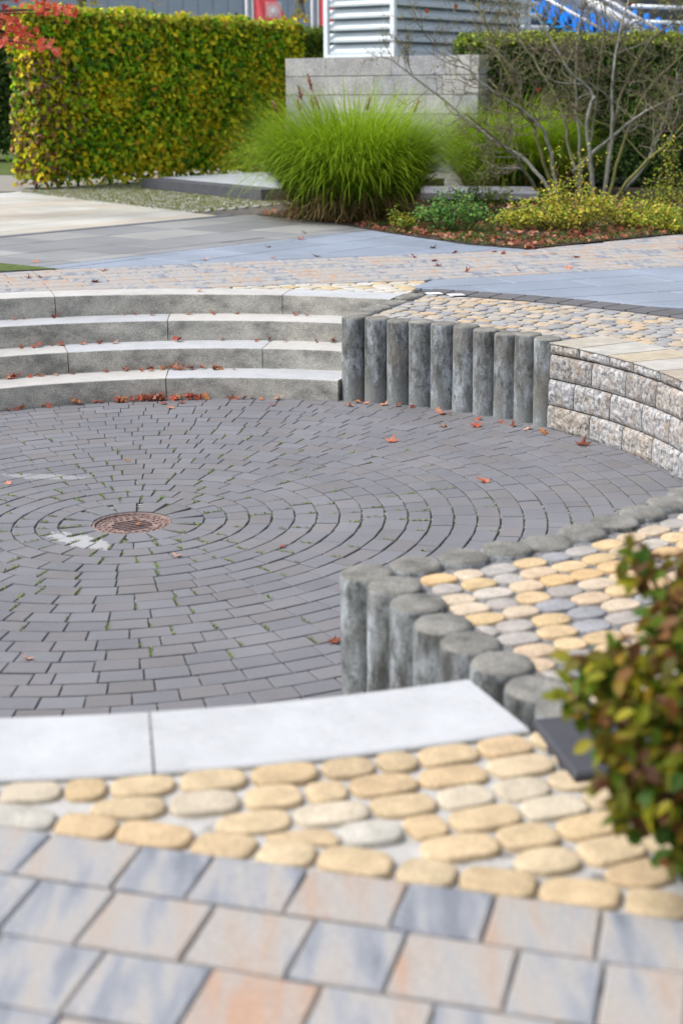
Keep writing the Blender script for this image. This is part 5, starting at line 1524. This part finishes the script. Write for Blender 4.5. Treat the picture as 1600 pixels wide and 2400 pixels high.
# on the round floor
gR = 'fallen leaves on the round dark floor'
for u, v_, s, lb in ((18, 1134, .035, 'pinkish maple leaf lying alone at the left edge of the dark floor'), (917, 1036, .055, 'bright red maple leaf lying alone before the row of standing posts'), (1138, 1130, .055, 'curled pale maple leaf in the middle of the open dark floor at right'), (415, 1306, .034, 'small red maple leaf lying just below and right of the drain'), (65, 1546, .035, 'orange brown maple leaf at the lower left of the dark floor'), (780, 1506, .05, 'red maple leaf beside the tall near corner post'), (660, 1284, .026, 'tiny red leaf scrap on the floor right of the drain'), (1032, 1001, .05, 'flat red maple leaf below the fifth standing post'), (1115, 1001, .055, 'large red maple leaf below the seventh standing post'), (820, 953, .05, 'red and yellow maple leaf at the corner of steps and posts'), (1364, 1044, .06, 'bright red maple leaf at the foot of the rough stone wall'), (300, 1082, .022, 'tiny dry leaf fragment on the floor behind the drain')):
    fallen(FL(u, v_), lb, gR, s)
fallen(Vector((0.03, -0.01, dz - 0.012)), 'orange maple leaf stuck on the slots of the drain cover', gR, .026, 5, .1)
for u, v_, lb in ((850, 938, 'brown maple leaf at the foot of the first standing post'), (868, 942, 'yellowish curled maple leaf between first and second standing post'), (905, 948, 'yellow maple leaf at the foot of the second standing post'), (935, 953, 'dark maple leaf at the foot of the third standing post'), (962, 956, 'orange maple leaf between third and fourth standing post'), (1024, 964, 'upright yellow brown maple leaf at the foot of the fifth standing post'), (1036, 972, 'red maple leaf below the upright yellow brown one'), (1052, 973, 'flat red brown maple leaf between fifth and sixth standing post'), (1120, 984, 'red maple leaf between sixth and seventh standing post'), (1172, 992, 'brown maple leaf at the foot of the eighth standing post'), (1200, 999, 'small dark maple leaf between eighth and ninth standing post'), (1238, 1006, 'large red maple leaf at the foot of the ninth standing post'), (1272, 1018, 'small red maple leaf at the foot of the last standing post before the wall')):
    P = FL(u, v_); fallen(outr(P, min(math.hypot(P.x, P.y), RP - .105)), lb, gR, random.uniform(.035, .048), tip=.5)
# on the terrace
L = [(85, 615), (240, 635), (70, 652), (96, 651), (222, 662), (480, 610), (640, 605), (710, 548), (745, 602), (630, 580), (705, 562), (1012, 582), (1067, 593), (1158, 591), (1177, 596), (971, 604), (1025, 624), (1093, 638), (1215, 634), (1329, 630), (1349, 604), (1291, 597), (1596, 585), (1017, 613)]
WH = ['far left grey slabs', 'brick band left of the steps', 'left edge of the brick band above the topmost step', 'left edge of the brick band, right one of the pair', 'brick band just above the topmost step', 'middle of the brick band edge', 'brick band below the big grass clump', 'grey slabs left of the big grass clump', 'brick band edge below the big grass clump', 'blue slabs below the big grass clump', 'blue slabs in front of the big grass clump', 'blue slab tip, left one by the bed', 'blue slab tip, middle one by the bed', 'blue slab tip, right one by the bed', 'brick band just in front of the bed tip', 'brick band edge, pinkish one left of the dark curled leaf', 'brick band, the dark curled one', 'brick band close to the pale cobbles', 'brick band left of the blue slab middle', 'brick band edge by the blue slabs at right', 'brick band below the yellow shrub', 'brick band right of the bed tip', 'right edge of the brick band', 'brick band above the dark curled leaf']
for (u, v_), wh in zip(L, WH): fallen(G(u, v_), 'fallen maple leaf on the %s' % wh, 'fallen leaves on the terrace', random.uniform(.04, .06), 4 if 'dark' in wh else None, .35)
for u, v_, c_, lb in ((1020, 690, None, 'small white paper scrap on the cobbled platform by the dark edging'), (1072, 693, None, 'second white paper scrap on the cobbled platform, right of the first')):
    P = G(u, v_); b = MB(); b.obox(P + Vector((-.05, -.02, .003)), (.10, .01, 0), (-.02, .05, .004), (0, 0, .0015)); tag(b.build('paper_scrap', 'white'), lb, 'litter')
